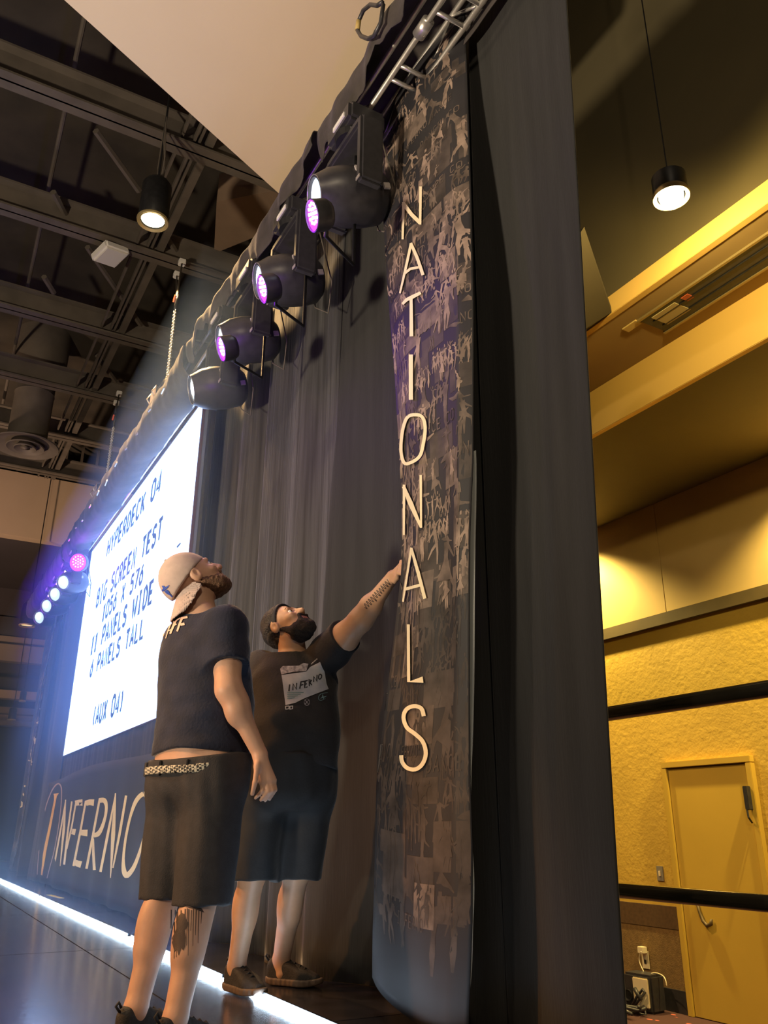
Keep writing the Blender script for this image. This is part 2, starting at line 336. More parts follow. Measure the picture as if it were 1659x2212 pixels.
# switch, outlet, charger, cables, speaker
p = aty(1427, 1887, YW)
t = empty('wall_switch', tuple(p), 'grey wall switch plate above the black pipe beside the door', 'switch')
MB().b2((-.04, -.01, -.065), (.04, 0, .065)).build('plate', mat('grey_plate', (.26, .24, .2), .4), t, .003); MB().b2((-.012, -.018, -.022), (.012, -.008, .022)).build('toggle', M['ivory'], t, .002)
p = aty(1397, 2058, YW)
t = empty('wall_outlet', (p[0], YW-.022, p[2]), 'ivory wall outlet with a plugged-in charger on the brown shadowed wall', 'outlet')
MB().b2((-.04, -.008, -.13), (.045, 0, .02)).build('plate', M['ivory'], t, .002)
MB().b2((-.03, -.065, .0), (.04, -.008, .055)).build('charger', M['ivory'], t, .004)
MB().b2((-.012, -.010, -.09), (.016, -.007, -.055)).build('socket', M['blackplastic'], t)
cp = [(1385, 2055), (1381, 2068), (1382, 2080), (1391, 2100), (1398, 2114), (1393, 2124), (1380, 2128), (1370, 2132), (1372, 2141), (1390, 2140)]
cp2 = [(1398, 2112), (1405, 2104), (1418, 2102), (1432, 2108), (1438, 2118), (1440, 2130)]
def curve_pts(px, y, n=4):
    P = [Vector(aty(u, v, y + .02*math.sin(i))) for i, (u, v) in enumerate(px)]; out = []
    for i in range(len(P)-1):
        a, b, c, d_ = P[max(i-1, 0)], P[i], P[i+1], P[min(i+2, len(P)-1)]
        for k in range(n):
            s = k/n; out.append(.5*((2*b) + (c-a)*s + (2*a-5*b+4*c-d_)*s*s + (3*b-a-3*c+d_)*s**3))
    return out + [P[-1]]
MB().tube(curve_pts(cp, 4.28), .005, 6).tube(curve_pts(cp2, 4.24), .005, 6).build('charging_cable', M['ivory'], None, 0, True)
setp(bpy.data.objects['charging_cable'], 'thin white charging cable looping from the outlet to the speaker', 'cable')
b0 = atz(1436, 2176, -.8)
t = empty('portable_speaker', (b0[0]+.06, 4.22, -.8), 'portable speaker with cream front and black cord coiled before it', 'speaker'); t.rotation_euler = (0, 0, math.radians(8))
MB().b2((-.17, -.10, .0), (.13, .10, .30)).build('body', M['blackplastic'], t, .02)
MB().b2((-.06, -.115, .04), (.11, -.098, .275)).build('front_panel', M['ivory'], t, .012)
MB().lathe([(.045, 0), (.045, .02), (.03, .012), (.001, .008)], (-.115, -.10, .12), 16, Matrix.Rotation(PI/2, 3, 'X')).build('knob', M['blackmetal'], t)
MB().tube([(-.06, -.14, .05), (0, -.15, .12), (.06, -.13, .19), (.09, -.14, .17), (.02, -.15, .10), (-.02, -.15, .06)], .012, 8).tube([(-.02, -.14, .19), (.05, -.15, .11)], .018, 8).tube([(.06, -.14, .07), (.09, -.15, .0), (.05, -.2, .012), (-.02, -.22, .012)], .01, 8).build('power_cord', M['blackplastic'], t, 0, True)
b1 = atz(1375, 2188, -.8)
t = empty('cable_pile', (b1[0]-.16, b1[1]-.16, -.8), 'tangle of black cables with silver connectors on the carpet', 'cable')
for k in range(5):
    a = RNG.uniform(0, 6, 3); pts = [(-.25+.12*i + .04*math.sin(a[0]+i*1.7), .12*math.sin(a[1]+i*1.3), .03+.05*abs(math.sin(a[2]+i))) for i in range(6)]
    MB().tube(pts, .014, 8).build('cable', M['blackplastic'], t, 0, True)
for x in (.06, .2): MB().tube([(x, -.12, .03), (x+.07, -.15, .025)], .022, 10).build('connector', M['chrome'], t, 0, True)
MB().b2((-.35, -.02, 0), (.05, .12, .10)).build('case', M['blackplastic'], t, .02)
# ------------------------------------------------------------------ strokes, letters and flat print
def ribbon(pts, w, taper=None, closed=False):
    """2-D polyline to quads; returns verts, faces"""
    P = [np.array(p, float) for p in pts]; n = len(P); vs = []; fs = []
    for i in range(n):
        a = P[i-1] if (i > 0 or closed) else P[i]; b = P[(i+1) % n] if (i < n-1 or closed) else P[i]
        t = b - a; t = t/(np.linalg.norm(t)+1e-9)
        if 0 < i < n-1:
            t1 = (P[i]-P[i-1]); t1 = t1/(np.linalg.norm(t1)+1e-9); k = 1/max(.55, abs(t1 @ t))
        else: k = 1
        ww = (w if not hasattr(w, '__len__') else w[i])*.5*k
        nn = np.array([-t[1], t[0]])*ww; vs += [P[i]+nn, P[i]-nn]
    for i in range(n if closed else n-1):
        j = (i+1) % n; fs.append((2*i, 2*i+1, 2*j+1, 2*j))
    return vs, fs
def arc(cx, cy, rx, ry, a0, a1, n=8):
    return [(cx+rx*math.cos(math.radians(a0+(a1-a0)*i/n)), cy+ry*math.sin(math.radians(a0+(a1-a0)*i/n))) for i in range(n+1)]
O_ = arc(2, 4.5, 1.7, 1.5, 0, 180, 10) + arc(2, 1.5, 1.7, 1.5, 180, 360, 10); O_ = O_ + [O_[0]]
GL = {'H': [[(.4, 0), (.4, 6)], [(3.6, 0), (3.6, 6)], [(.4, 3), (3.6, 3)]], 'Y': [[(.2, 6), (2, 3), (3.8, 6)], [(2, 3), (2, 0)]],
 'P': [[(.5, 0), (.5, 6), (2.2, 6)] + arc(2.2, 4.4, 1.4, 1.6, 90, -90) + [(.5, 2.8)]], 'E': [[(3.6, 6), (.5, 6), (.5, 0), (3.6, 0)], [(.5, 3), (3.2, 3)]],
 'R': [[(.5, 0), (.5, 6), (2.2, 6)] + arc(2.2, 4.4, 1.4, 1.6, 90, -90) + [(.5, 2.8)], [(2, 2.8), (3.7, 0)]], 'D': [[(.5, 0), (.5, 6), (1.6, 6)] + arc(1.6, 3, 2.1, 3, 90, -90, 10) + [(.5, 0)]],
 'C': [arc(2.2, 4.2, 1.7, 1.8, 30, 180, 8) + arc(2.2, 1.8, 1.7, 1.8, 180, 330, 8)], 'K': [[(.5, 0), (.5, 6)], [(3.6, 6), (.6, 2.6)], [(1.4, 3.5), (3.7, 0)]],
 '0': [O_], 'O': [O_], '4': [[(3, 0), (3, 6), (.3, 1.6), (3.9, 1.6)]], 'B': [[(.5, 0), (.5, 6), (2.2, 6)] + arc(2.2, 4.6, 1.2, 1.4, 90, -90) + [(.5, 3.2)], [(2.2, 3.2)] + arc(2.2, 1.6, 1.5, 1.6, 90, -90) + [(.5, 0)]],
 'I': [[(2, 0), (2, 6)], [(1, 6), (3, 6)], [(1, 0), (3, 0)]], 'i': [[(2, 0), (2, 6)]], 'G': [arc(2.2, 4.2, 1.7, 1.8, 30, 180, 8) + arc(2.2, 1.8, 1.7, 1.8, 180, 330, 8) + [(3.8, 2.8), (2.4, 2.8)]],
 'S': [arc(2, 4.5, 1.5, 1.45, 20, 180, 7) + arc(2, 4.5, 1.5, 1.45, 180, 250, 3) + arc(2, 1.5, 1.6, 1.5, 70, -160, 10)], 'N': [[(.4, 0), (.4, 6), (3.6, 0), (3.6, 6)]], 'T': [[(.2, 6), (3.8, 6)], [(2, 6), (2, 0)]],
 '1': [[(.8, 4.8), (2.1, 6), (2.1, 0)], [(.9, 0), (3.3, 0)]], '5': [[(3.5, 6), (.8, 6), (.6, 3.4)] + arc(1.9, 1.9, 1.7, 1.9, 110, -150, 10)], '6': [[(3.1, 6), (.8, 3)] + arc(2, 1.9, 1.6, 1.9, 150, -210, 14)],
 'X': [[(.3, 0), (3.7, 6)], [(.3, 6), (3.7, 0)]], '7': [[(.3, 6), (3.7, 6), (1.4, 0)]], 'A': [[(.2, 0), (2, 6), (3.8, 0)], [(.8, 2), (3.2, 2)]], 'L': [[(.5, 6), (.5, 0), (3.6, 0)]],
 'W': [[(.0, 6), (1, 0), (2, 4.4), (3, 0), (4, 6)]], '(': [arc(4.6, 3, 2.6, 4, 130, 230, 8)], ')': [arc(-.6, 3, 2.6, 4, 50, -50, 8)], 'U': [[(.4, 6), (.4, 1.8)] + arc(2, 1.8, 1.6, 1.8, 180, 360, 8) + [(3.6, 6)]], 'F': [[(3.6, 6), (.5, 6), (.5, 0)], [(.5, 3.1), (3.2, 3.1)]],
 'V': [[(.2, 6), (2, 0), (3.8, 6)]], 'M': [[(.3, 0), (.3, 6), (2, 2), (3.7, 6), (3.7, 0)]], ' ': []}
def text2d(s, w=.75, adv=5.3):
    """returns verts, faces in glyph units, width"""
    V = []; F = []
    for i, ch in enumerate(s):
        for st in GL[ch]:
            vs, fs = ribbon(st, w); n = len(V); V += [v + np.array([i*adv, 0]) for v in vs]; F += [tuple(k+n for k in f) for f in fs]
    return V, F, adv*len(s) - (adv-4)
def mesh_of(name, V, F):
    me = bpy.data.meshes.new(name); me.from_pydata([tuple(map(float, v)) for v in V], [], F); me.update(); return me
def subdiv2d(V, F, mx):
    bm = bmesh.new(); vv = [bm.verts.new((v[0], v[1], 0)) for v in V]
    for f in F:
        try: bm.faces.new([vv[i] for i in f])
        except ValueError: pass
    for _ in range(6):
        ed = [e for e in bm.edges if e.calc_length() > mx]
        if not ed: break
        bmesh.ops.subdivide_edges(bm, edges=ed, cuts=1, use_grid_fill=True)
    bmesh.ops.triangulate(bm, faces=bm.faces); bm.verts.index_update()
    V2 = [(v.co.x, v.co.y) for v in bm.verts]; F2 = [tuple(v.index for v in f.verts) for f in bm.faces]; bm.free(); return V2, F2
def bvh_of(objs):
    """triangles of evaluated meshes in world space"""
    dg = bpy.context.evaluated_depsgraph_get(); V = []; F = []
    for o in objs:
        e = o.evaluated_get(dg); me = e.to_mesh(); mw = o.matrix_world; n = len(V)
        V += [mw @ v.co for v in me.vertices]; F += [tuple(i+n for i in p.vertices) for p in me.polygons]; e.to_mesh_clear()
    return BVHTree.FromPolygons(V, F)
def decal(name, V, F, bvh, m, parent, off=.003, mx=8):
    """flat print: pixel-space shapes carried along the sight line onto the surface they are printed on"""
    V, F = subdiv2d(V, F, mx); out = []; ok = []
    co = Vector(CAM)
    for u, v in V:
        dd = Vector(ray(u, v)).normalized(); h, n, i, dist = bvh.ray_cast(co, dd)
        if h is None: out.append((0, 0, 0)); ok.append(False); continue
        if n.dot(dd) > 0: n = -n
        out.append(tuple(h + n*off)); ok.append(True)
    F = [f for f in F if all(ok[i] for i in f) and (Vector(out[f[0]])-Vector(out[f[1]])).length < .25 and (Vector(out[f[1]])-Vector(out[f[2]])).length < .25]
    used = sorted({i for f in F for i in f}); mp = {k: i for i, k in enumerate(used)}
    mw = parent.matrix_world.inverted() if parent else Matrix()
    me = mesh_of(name, [mw @ Vector(out[k]) for k in used], [tuple(mp[i] for i in f) for f in F])
    return link(name, me, m, parent)
def smooth_line(pts, w, n=4):
    P = [np.array(p, float) for p in pts]; W_ = list(w) if hasattr(w, '__len__') else [w]*len(P); cl = np.allclose(P[0], P[-1]); o = []; ow = []
    for i in range(len(P)-1):
        a = P[i-1] if i > 0 else (P[-2] if cl else P[0]); b, c = P[i], P[i+1]; d_ = P[i+2] if i+2 < len(P) else (P[1] if cl else P[-1])
        for k in range(n):
            s = k/n; o.append(.5*((2*b) + (c-a)*s + (2*a-5*b+4*c-d_)*s*s + (3*b-a-3*c+d_)*s**3)); ow.append(W_[i]+(W_[i+1]-W_[i])*s)
    return o+[P[-1]], ow+[W_[-1]]
def strokes(lst, org=(0, 0), sc=1.):
    V = []; F = []
    for pts, w in lst:
        if len(pts) >= 6: pts, w = smooth_line(pts, w)
        ww = [x/sc for x in w] if hasattr(w, '__len__') else w/sc
        vs, fs = ribbon([(org[0]+x/sc, org[1]+y/sc) for x, y in pts], ww); n = len(V); V += vs; F += [tuple(i+n for i in f) for f in fs]
    return V, F
def polyfill(pts):
    t = tessellate_polygon([[Vector((x, y, 0)) for x, y in pts]]); return list(pts), [tuple(f) for f in t]
# ------------------------------------------------------------------ drapes
def drape(name, xs0, xs1, z0, z1, y0, label, m, seed, amp=.03, freq=3.2, flare=1.0, nx=90, nz=36, lean=None, group='black stage drapes', thick=.006):
    """hanging cloth with upright folds; xs0/xs1: left and right edge as (x at bottom, x at top)"""
    r = np.random.default_rng(seed); k = 7; fr = freq*r.uniform(.45, 1.9, k); ph = r.uniform(0, 6.28, k); am = r.uniform(.3, 1, k); am /= am.sum()
    V = []; F = []
    for j in range(nz+1):
        t = j/nz; z = z0+(z1-z0)*t
        xa = xs0[0]+(xs0[1]-xs0[0])*t; xb = xs1[0]+(xs1[1]-xs1[0])*t
        for i in range(nx+1):
            s = i/nx; x = xa+(xb-xa)*s; fx = xs0[1] + (xs1[1]-xs0[1])*s
            w = sum(am[q]*math.sin(fr[q]*fx*2*PI/1.0*.5+ph[q] + .35*math.sin(z*1.1+q)) for q in range(k))
            a = amp*(1+flare*(1-t)**2*1.6)
            y = y0 + 2*a*w + (lean(s, t) if lean else 0)
            V.append((x - xs0[0], y - y0, z))
    n = nx+1
    F = [(j*n+i, j*n+i+1, (j+1)*n+i+1, (j+1)*n+i) for j in range(nz) for i in range(nx)]
    me = mesh_of(name, V, F); o = link(name, me, m, None, True); o.location = (xs0[0], y0, 0)
    solidify(o, thick); return setp(o, label, 'drape', group)
ZT = 4.86
drape('stage_drape', (10.02, 10.05), (10.63, 10.84), .001, ZT+.6, .0, 'black velour drape at the right end beside the ochre wall', M['drape'], 3, .028, 2.1, .7)
drape('stage_drape', (8.35, 8.45), (10.10, 10.12), .001, ZT, .09, 'wide black drape hanging behind the tall photo banner', M['drape'], 5, .03, 1.7, 1.0)
drape('stage_drape', (7.15, 7.2), (8.40, 8.5), .001, ZT, .05, 'black velvet drape behind the heads of the two men', M['velvet'], 8, .026, 2.6, .9)
drape('stage_drape', (5.85, 5.85), (7.2, 7.25), .001, ZT, .07, 'crushed black velvet drape panel nearest the right screen edge', M['velvet'], 12, .028, 2.8, .8)
# narrow masking strips turned forward along both sides of the screen
drape('masking_drape', (5.52, 5.52), (6.16, 6.16), .001, ZT, .0, 'narrow black masking drape on the right flank of the screen', M['drape'], 21, .006, 2, .4, 30, 30, lambda s, t: -.14*s + .022)
drape('masking_drape', (-.55, -.55), (-.02, -.02), .001, ZT, .0, 'narrow black masking drape on the left flank of the screen', M['drape'], 22, .008, 2, .6, 30, 30, lambda s, t: -.10*(1-s))
drape('stage_drape', (-1.95, -1.9), (-.5, -.5), .001, ZT, -.02, 'black drape between the far banner and the screen', M['drape'], 23, .035, 2.6, 1.4)
drape('stage_drape', (-4.4, -4.3), (-1.9, -1.85), .001, ZT, .03, 'black drape behind the far photo banner', M['drape'], 24, .03, 2, 1)
sk = drape('screen_skirt', (-.05, -.05), (5.6, 5.6), .01, 1.615, .02, 'pleated black skirt hanging below the bright screen', M['drape'], 31, .014, 6, .8, 160, 14)
# ------------------------------------------------------------------ LED screen
SZ = 1.62
scr = empty('video_screen', (2.75, 0, SZ), 'large glowing white video screen with lines of dark blue text', 'screen')
MB().b2((-2.75, .006, 0), (2.75, .09, 3.0)).build('housing', M['blackplastic'], scr)
MB().b2((-2.749, .0, .001), (2.749, .005, 2.999)).build('panel_wall', mat('screen_glow', (.9, .95, 1), .5, emit=(.235, .45, 1.0), es=4.6), scr)
for a, b in (((-2.77, -.004, -.012), (2.77, .02, -.001)), ((-2.77, -.004, 3.001), (2.77, .02, 3.015)), ((-2.775, -.004, -.012), (-2.751, .02, 3.015)), ((2.751, -.004, -.012), (2.775, .02, 3.015))):
    MB().b2(a, b).build('frame', mat('screen_edge', (.10, .04, .03), .4) if 'screen_edge' not in bpy.data.materials else bpy.data.materials['screen_edge'], scr)
inkm = mat('screen_text_blue', (.02, .04, .12), .6, emit=(.035, .075, .28), es=1.0)
for s, a, b in (('HYPERDECK 04', (229.4, 1203.4), (350.3, 1015.8)), ('BIG SCREEN TEST', (206.8, 1311.9), (352.5, 1116.4)), ('1056 X 576', (219.2, 1342.4), (311.9, 1217)),
                ('11 PANELS WIDE', (194.4, 1413.6), (333.3, 1252)), ('6 PANELS TALL', (193.2, 1462), (314, 1332)), ('(AUX 04)', (197.7, 1568), (270, 1490))):
    A, B_ = aty(*a, -.006), aty(*b, -.006); wd_ = 5.3*len(s)-1.3; k = (B_[0]-A[0])/wd_; h = (B_[2]-A[2])/6; i0 = 0
    for wrd in s.split(' '):
        V, F, _ = text2d(wrd, 1.4)
        link('text_word', mesh_of('text_word', [(A[0]-2.75 + (v[0]+5.3*i0)*k, -.006, A[2]-SZ + v[1]*h) for v in V], F), inkm, scr); i0 += len(wrd)+1
link('text_dash', mesh_of('text_dash', [tuple(aty(*q, -.006) - np.array([2.75, 0, SZ])) for q in ((381, 1181), (389, 1172), (391, 1174), (383, 1184))], [(0, 1, 2, 3)]), inkm, scr)
# ------------------------------------------------------------------ logo banner under the screen
lb = empty('logo_banner', (2.7, -.1, .0), 'black banner with a tall pale gold INFERNO logo below the screen', 'banner')
def cloth_grid(fn, nu, nv, name, m, parent, thick=.004):
    V = [fn(i/nu, j/nv) for j in range(nv+1) for i in range(nu+1)]; n = nu+1
    F = [(j*n+i, j*n+i+1, (j+1)*n+i+1, (j+1)*n+i) for j in range(nv) for i in range(nu)]
    o = link(name, mesh_of(name, V, F), m, parent, True); solidify(o, thick); return o
lc = cloth_grid(lambda s, t: (-2.95 + 6.0*s, .018*math.sin(s*37+1.2*math.sin(s*9))*(1-t*.8) + .01*math.sin(s*11), .02 + t*(1.28 - .03*math.cos(s*6))), 150, 14, 'cloth', mat('charcoal_banner_cloth', (.028, .027, .03), .7, var=.1, vs=2), lb)
bpy.context.view_layer.update()
bl = bvh_of([lc]); OB, SB = (0, 1450), 4.425
arch = [(358, 1945), (372, 1750), (400, 1500), (440, 1300), (490, 1160), (530, 1095), (562, 1075), (585, 1100), (592, 1160), (585, 1300), (560, 1500), (520, 1720), (480, 1870), (452, 1978)]
decal('logo_arch', *strokes([(arch, [5, 6, 7, 8, 10, 12, 13, 12, 10, 8, 7, 7, 7, 7])], OB, SB), bl, M['pinkink'], lb, .004, 6)
decal('logo_torch', *polyfill([(OB[0]+x/SB, OB[1]+y/SB) for x, y in [(515, 1172), (568, 1163), (548, 1195), (540, 1230), (490, 1500), (447, 1720), (425, 1850), (408, 1952), (394, 1945), (405, 1850), (412, 1760), (430, 1660), (470, 1480), (520, 1230), (520, 1190)]]), bl, M['orangeink'], lb, .005, 8)
LET = {'N': [([(527, 1822), (575, 1560), (632, 1228)], [16, 16, 9]), ([(630, 1228), (614, 1500), (578, 1862)], [9, 26, 7]), ([(690, 1245), (650, 1540), (617, 1848)], [15, 17, 20])],
 'F': [([(728, 1262), (690, 1480), (640, 1700)], 16), ([(722, 1262), (758, 1255), (792, 1255)], [50, 54, 62]), ([(690, 1530), (725, 1538)], [52, 62])],
 'E': [([(824, 1240), (770, 1540), (706, 1862)], [18, 20, 22]), ([(824, 1262), (860, 1252), (902, 1256)], [50, 54, 64]), ([(775, 1542), (840, 1546)], [52, 64]), ([(712, 1822), (745, 1838), (780, 1848)], [52, 58, 66])],
 'R': [([(958, 1215), (905, 1500), (830, 1888)], [20, 22, 24]), ([(955, 1235), (1000, 1236), (1020, 1290), (1010, 1390), (975, 1500), (940, 1555), (900, 1568)], [46, 46, 28, 26, 34, 44, 44]), ([(893, 1600), (897, 1750), (906, 1900)], [20, 26, 28])],
 'N2': [([(964, 1918), (1030, 1580), (1110, 1168)], [24, 26, 10]), ([(1108, 1165), (1086, 1560), (1060, 1975)], [12, 40, 8]), ([(1210, 1188), (1150, 1540), (1084, 1880)], [22, 25, 14])],
 'O': [([(1375, 1172), (1412, 1220), (1420, 1350), (1395, 1530), (1345, 1710), (1285, 1870), (1220, 1950), (1190, 1910), (1184, 1790), (1205, 1600), (1250, 1390), (1305, 1240), (1375, 1172)], [44, 42, 26, 24, 26, 38, 52, 46, 26, 24, 24, 38, 44])]}
for k, v in LET.items(): decal('logo_letter', *strokes(v, OB, SB), bl, M['goldink'], lb, .004, 8)
# ------------------------------------------------------------------ photo banner in the foreground
# height, left edge, fold, right edge, how far the cloth leans back behind the truss
TAB = [(0.16, 9.3, 9.47, 10.07, 0.0), (0.3, 9.29, 9.47, 10.09, 0.0), (0.45, 9.32, 9.48, 10.11, 0.0), (0.67, 9.39, 9.49, 10.125, 0.0), (0.86, 9.44, 9.5, 10.125, 0.0), (1.1, 9.5, 9.56, 10.14, 0.0), (1.41, 9.6, 9.635, 10.165, 0.0), (1.75, 9.685, 9.70, 10.19, 0.0), (2.05, 9.675, 9.695, 10.225, 0.0), (2.5, 9.623, 9.645, 10.245, 0.0), (2.789, 9.578, 9.605, 10.247, 0.007), (3.083, 9.5, 9.535, 10.228, 0.024), (3.369, 9.417, 9.465, 10.202, 0.046), (3.725, 9.312, 9.385, 10.166, 0.074), (4.084, 9.211, 9.305, 10.133, 0.099), (4.436, 9.127, 9.235, 10.111, 0.116), (4.721, 9.076, 9.195, 10.106, 0.12)]
def tab(z):
    return [np.interp(z, [r[0] for r in TAB], [r[k] for r in TAB]) for k in (1, 2, 3)]
def ban(s, t):
    z = .16 + t*4.561; L_, C_, R_ = tab(z); sc = .22
    z += -.10*(s-.0)*(1-t)**8 + .03*math.cos(s*5)*(1-t)**8
    if s < sc:
        q = s/sc; x = L_+(C_-L_)*q; y = -.20 + .10*(1-q)**1.3 + .02*math.sin(z*3)*(1-q)
    else:
        q = (s-sc)/(1-sc); x = C_+(R_-C_)*q; y = -.20 - .035*math.sin(q*PI) + .012*math.sin(q*9+z*.8)*(1-t) + .05*max(0, q-.9)/.1*.5
    w = math.exp(-((z-1.2)/.9)**2); y += .012*w*math.sin(s*14+z*1.5) + .02*(1-t)**3*math.sin(s*11+1)
    y += np.interp(z, [r[0] for r in TAB], [r[4] for r in TAB])
    return (x-9.75, y+.2, z)
pb = empty('photo_banner', (9.75, -.2, 0), 'tall narrow black banner with a photo collage and the word NATIONALS, held by one man', 'banner')
pc = cloth_grid(ban, 60, 150, 'cloth', M['vinyl'], pb)
pc.data.materials[0] = M['vinyl']
wl = mat('white_lining', (.5, .53, .53), .7, var=.03)
def lining(z0, z1, wmax):
    def fn(s, t):
        z = z0+(z1-z0)*t; R_ = tab(z)[2]
        return (R_-9.75-.05 + (.032+wmax*math.sin(PI*t)**1.3)*s, .030 + .004*s + .004*math.sin(t*9), z)
    return fn
cloth_grid(lining(.80, 2.10, .022), 4, 30, 'lining', wl, pb, .003); cloth_grid(lining(.13, .62, .018), 4, 16, 'lining', wl, pb, .003)
bpy.context.view_layer.update()
bb = bvh_of([pc])
c5 = ((800, 100), 3.6867); c6 = ((800, 650), 3.4038); c7 = ((740, 1250), 2.3)
NAT = [([([(269, 1542), (276, 1245)], [17, 22]), ([(272, 1255), (340, 1345), (410, 1415)], 30), ([(408, 1425), (412, 1122)], [20, 22])], c5),
 ([([(248, 1972), (290, 1790), (337, 1575)], [14, 20, 22]), ([(334, 1572), (385, 1690), (432, 1828)], [22, 26, 26]), ([(280, 1818), (330, 1778), (396, 1766)], 20)], c5),
 ([([(268, 2058), (300, 2024), (350, 2000), (414, 1968)], [20, 26, 30, 24]), ([(337, 2000), (340, 2315)], [24, 30])], c5),
 ([([(310, 398), (311, 730)], 30)], c6),
 ([([(292, 852), (368, 843), (405, 880), (414, 960), (400, 1060), (378, 1140), (330, 1182), (268, 1196), (242, 1130), (240, 1040), (256, 930), (292, 852)], 24)], c6),
 ([([(261, 1722), (262, 1352)], [14, 20]), ([(258, 1365), (310, 1490), (386, 1668)], [24, 36, 18]), ([(386, 1672), (383, 1283)], [14, 18])], c6),
 ([([(254, 2215), (317, 1815)], [14, 18]), ([(316, 1818), (365, 2000), (412, 2192)], [18, 24, 24]), ([(268, 2122), (388, 2090)], 22)], c6),
 ([([(337, 228), (339, 512), (408, 503)], [15, 15, 32])], c7),
 ([([(412, 684), (400, 646), (365, 634), (328, 650), (313, 690), (330, 740), (370, 772), (408, 812), (422, 870), (405, 922), (370, 948), (330, 940), (306, 910), (302, 878)], 20)], c7)]
lm = mat('cream_letter_print', (.86, .74, .50), .6, var=.02)
for st, (o_, s_) in NAT: decal('letter', *strokes(st, o_, s_), bb, lm, pb, .009, 6)
# the collage: small pale dancers, crowd rows and picture frames printed on the banner
def collage(fn, parent, n, seed, name='collage_print', z_lo=.05):
    r = np.random.default_rng(seed); groups = [([], []), ([], []), ([], [])]
    def put(V2, F2, s0, t0, sx, sz, g, ex=0.):
        V, F = groups[g]; k = len(V)
        for x, y in V2:
            s, t = min(.995, max(.005, s0+x*sx)), min(.995, max(.005, t0+y*sz)); P = np.array(fn(s, t)); V.append((P[0], P[1]-.0026-ex-.0004*(2-g), P[2]))
        F.extend(tuple(i+k for i in f) for f in F2)
    def fig():
        hip = np.array([0, 0.]); lean = r.uniform(-.5, .5); ch = hip + np.array([math.sin(lean), math.cos(lean)])*.36; hd = ch + np.array([math.sin(lean*1.4), math.cos(lean*1.4)])*.17
        L = [([hip, (hip+ch)/2, ch], [.15, .13, .19]), ([hd-np.array([0, .06]), hd+np.array([0, .07])], [.10, .10])]
        for sg in (-1, 1):
            a = sg*(r.uniform(.15, .9) if r.random() < .6 else r.uniform(.9, 2.9)); e = ch + np.array([math.sin(a), -math.cos(a)])*.2; a2 = a+r.uniform(-.7, .9)*sg; L.append(([ch, e, e+np.array([math.sin(a2), -math.cos(a2)])*.2], [.07, .06, .03]))
            b = sg*(r.uniform(.03, .3) if r.random() < .7 else r.uniform(.3, 1.3)); k_ = hip + np.array([math.sin(b), -math.cos(b)])*.26; b2 = b - sg*r.uniform(0, .7); L.append(([hip, k_, k_+np.array([math.sin(b2), -math.cos(b2)])*.28], [.11, .09, .04]))
        if r.random() < .4: L.append(([ch-np.array([0, .25]), hip-np.array([0, .22])], [.12, r.uniform(.3, .55)]))
        V = []; F = []
        for pts, w in L:
            vs, fs = ribbon(pts, w); k = len(V); V += vs; F += [tuple(i+k for i in f) for f in fs]
        return V, F
    rows = int(n/6)
    for j in range(rows):
        t = z_lo + (.985-z_lo)*(j + r.uniform(-.3, .3))/rows
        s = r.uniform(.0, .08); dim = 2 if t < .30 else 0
        while s < .95:
            kind = r.random()
            if kind < .34:
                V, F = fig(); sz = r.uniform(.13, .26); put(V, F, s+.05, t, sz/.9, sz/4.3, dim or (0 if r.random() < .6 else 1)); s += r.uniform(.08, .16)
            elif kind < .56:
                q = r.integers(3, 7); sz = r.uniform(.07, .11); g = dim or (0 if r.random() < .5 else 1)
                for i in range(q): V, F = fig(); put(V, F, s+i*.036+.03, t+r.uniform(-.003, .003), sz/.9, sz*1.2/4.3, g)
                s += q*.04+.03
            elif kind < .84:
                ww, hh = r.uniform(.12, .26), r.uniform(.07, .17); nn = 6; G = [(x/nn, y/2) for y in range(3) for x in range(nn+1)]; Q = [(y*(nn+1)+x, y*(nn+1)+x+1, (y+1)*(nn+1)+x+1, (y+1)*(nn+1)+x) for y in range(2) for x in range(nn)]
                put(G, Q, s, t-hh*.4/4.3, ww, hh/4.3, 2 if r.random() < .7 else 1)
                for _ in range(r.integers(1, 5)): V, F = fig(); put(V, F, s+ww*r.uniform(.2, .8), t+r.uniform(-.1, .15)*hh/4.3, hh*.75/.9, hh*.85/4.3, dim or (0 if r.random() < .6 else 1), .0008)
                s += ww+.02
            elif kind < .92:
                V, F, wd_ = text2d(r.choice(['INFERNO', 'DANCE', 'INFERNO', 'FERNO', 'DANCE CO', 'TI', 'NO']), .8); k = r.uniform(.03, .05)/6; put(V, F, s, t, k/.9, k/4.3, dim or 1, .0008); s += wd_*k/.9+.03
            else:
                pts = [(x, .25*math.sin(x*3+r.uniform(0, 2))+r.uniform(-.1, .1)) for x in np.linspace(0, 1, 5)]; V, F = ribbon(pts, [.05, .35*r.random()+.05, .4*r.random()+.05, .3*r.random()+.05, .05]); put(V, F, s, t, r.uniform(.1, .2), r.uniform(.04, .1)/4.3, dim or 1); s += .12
    for g, (V, F) in enumerate(groups):
        o = link(name, mesh_of(name, V, F), [M['printA'], M['printB'], M['printC']][g], parent); o['kind'] = 'stuff'
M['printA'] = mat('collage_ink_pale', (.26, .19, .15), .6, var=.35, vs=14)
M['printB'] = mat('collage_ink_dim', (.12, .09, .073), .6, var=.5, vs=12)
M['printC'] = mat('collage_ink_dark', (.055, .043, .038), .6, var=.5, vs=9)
collage(ban, pb, 300, 4)
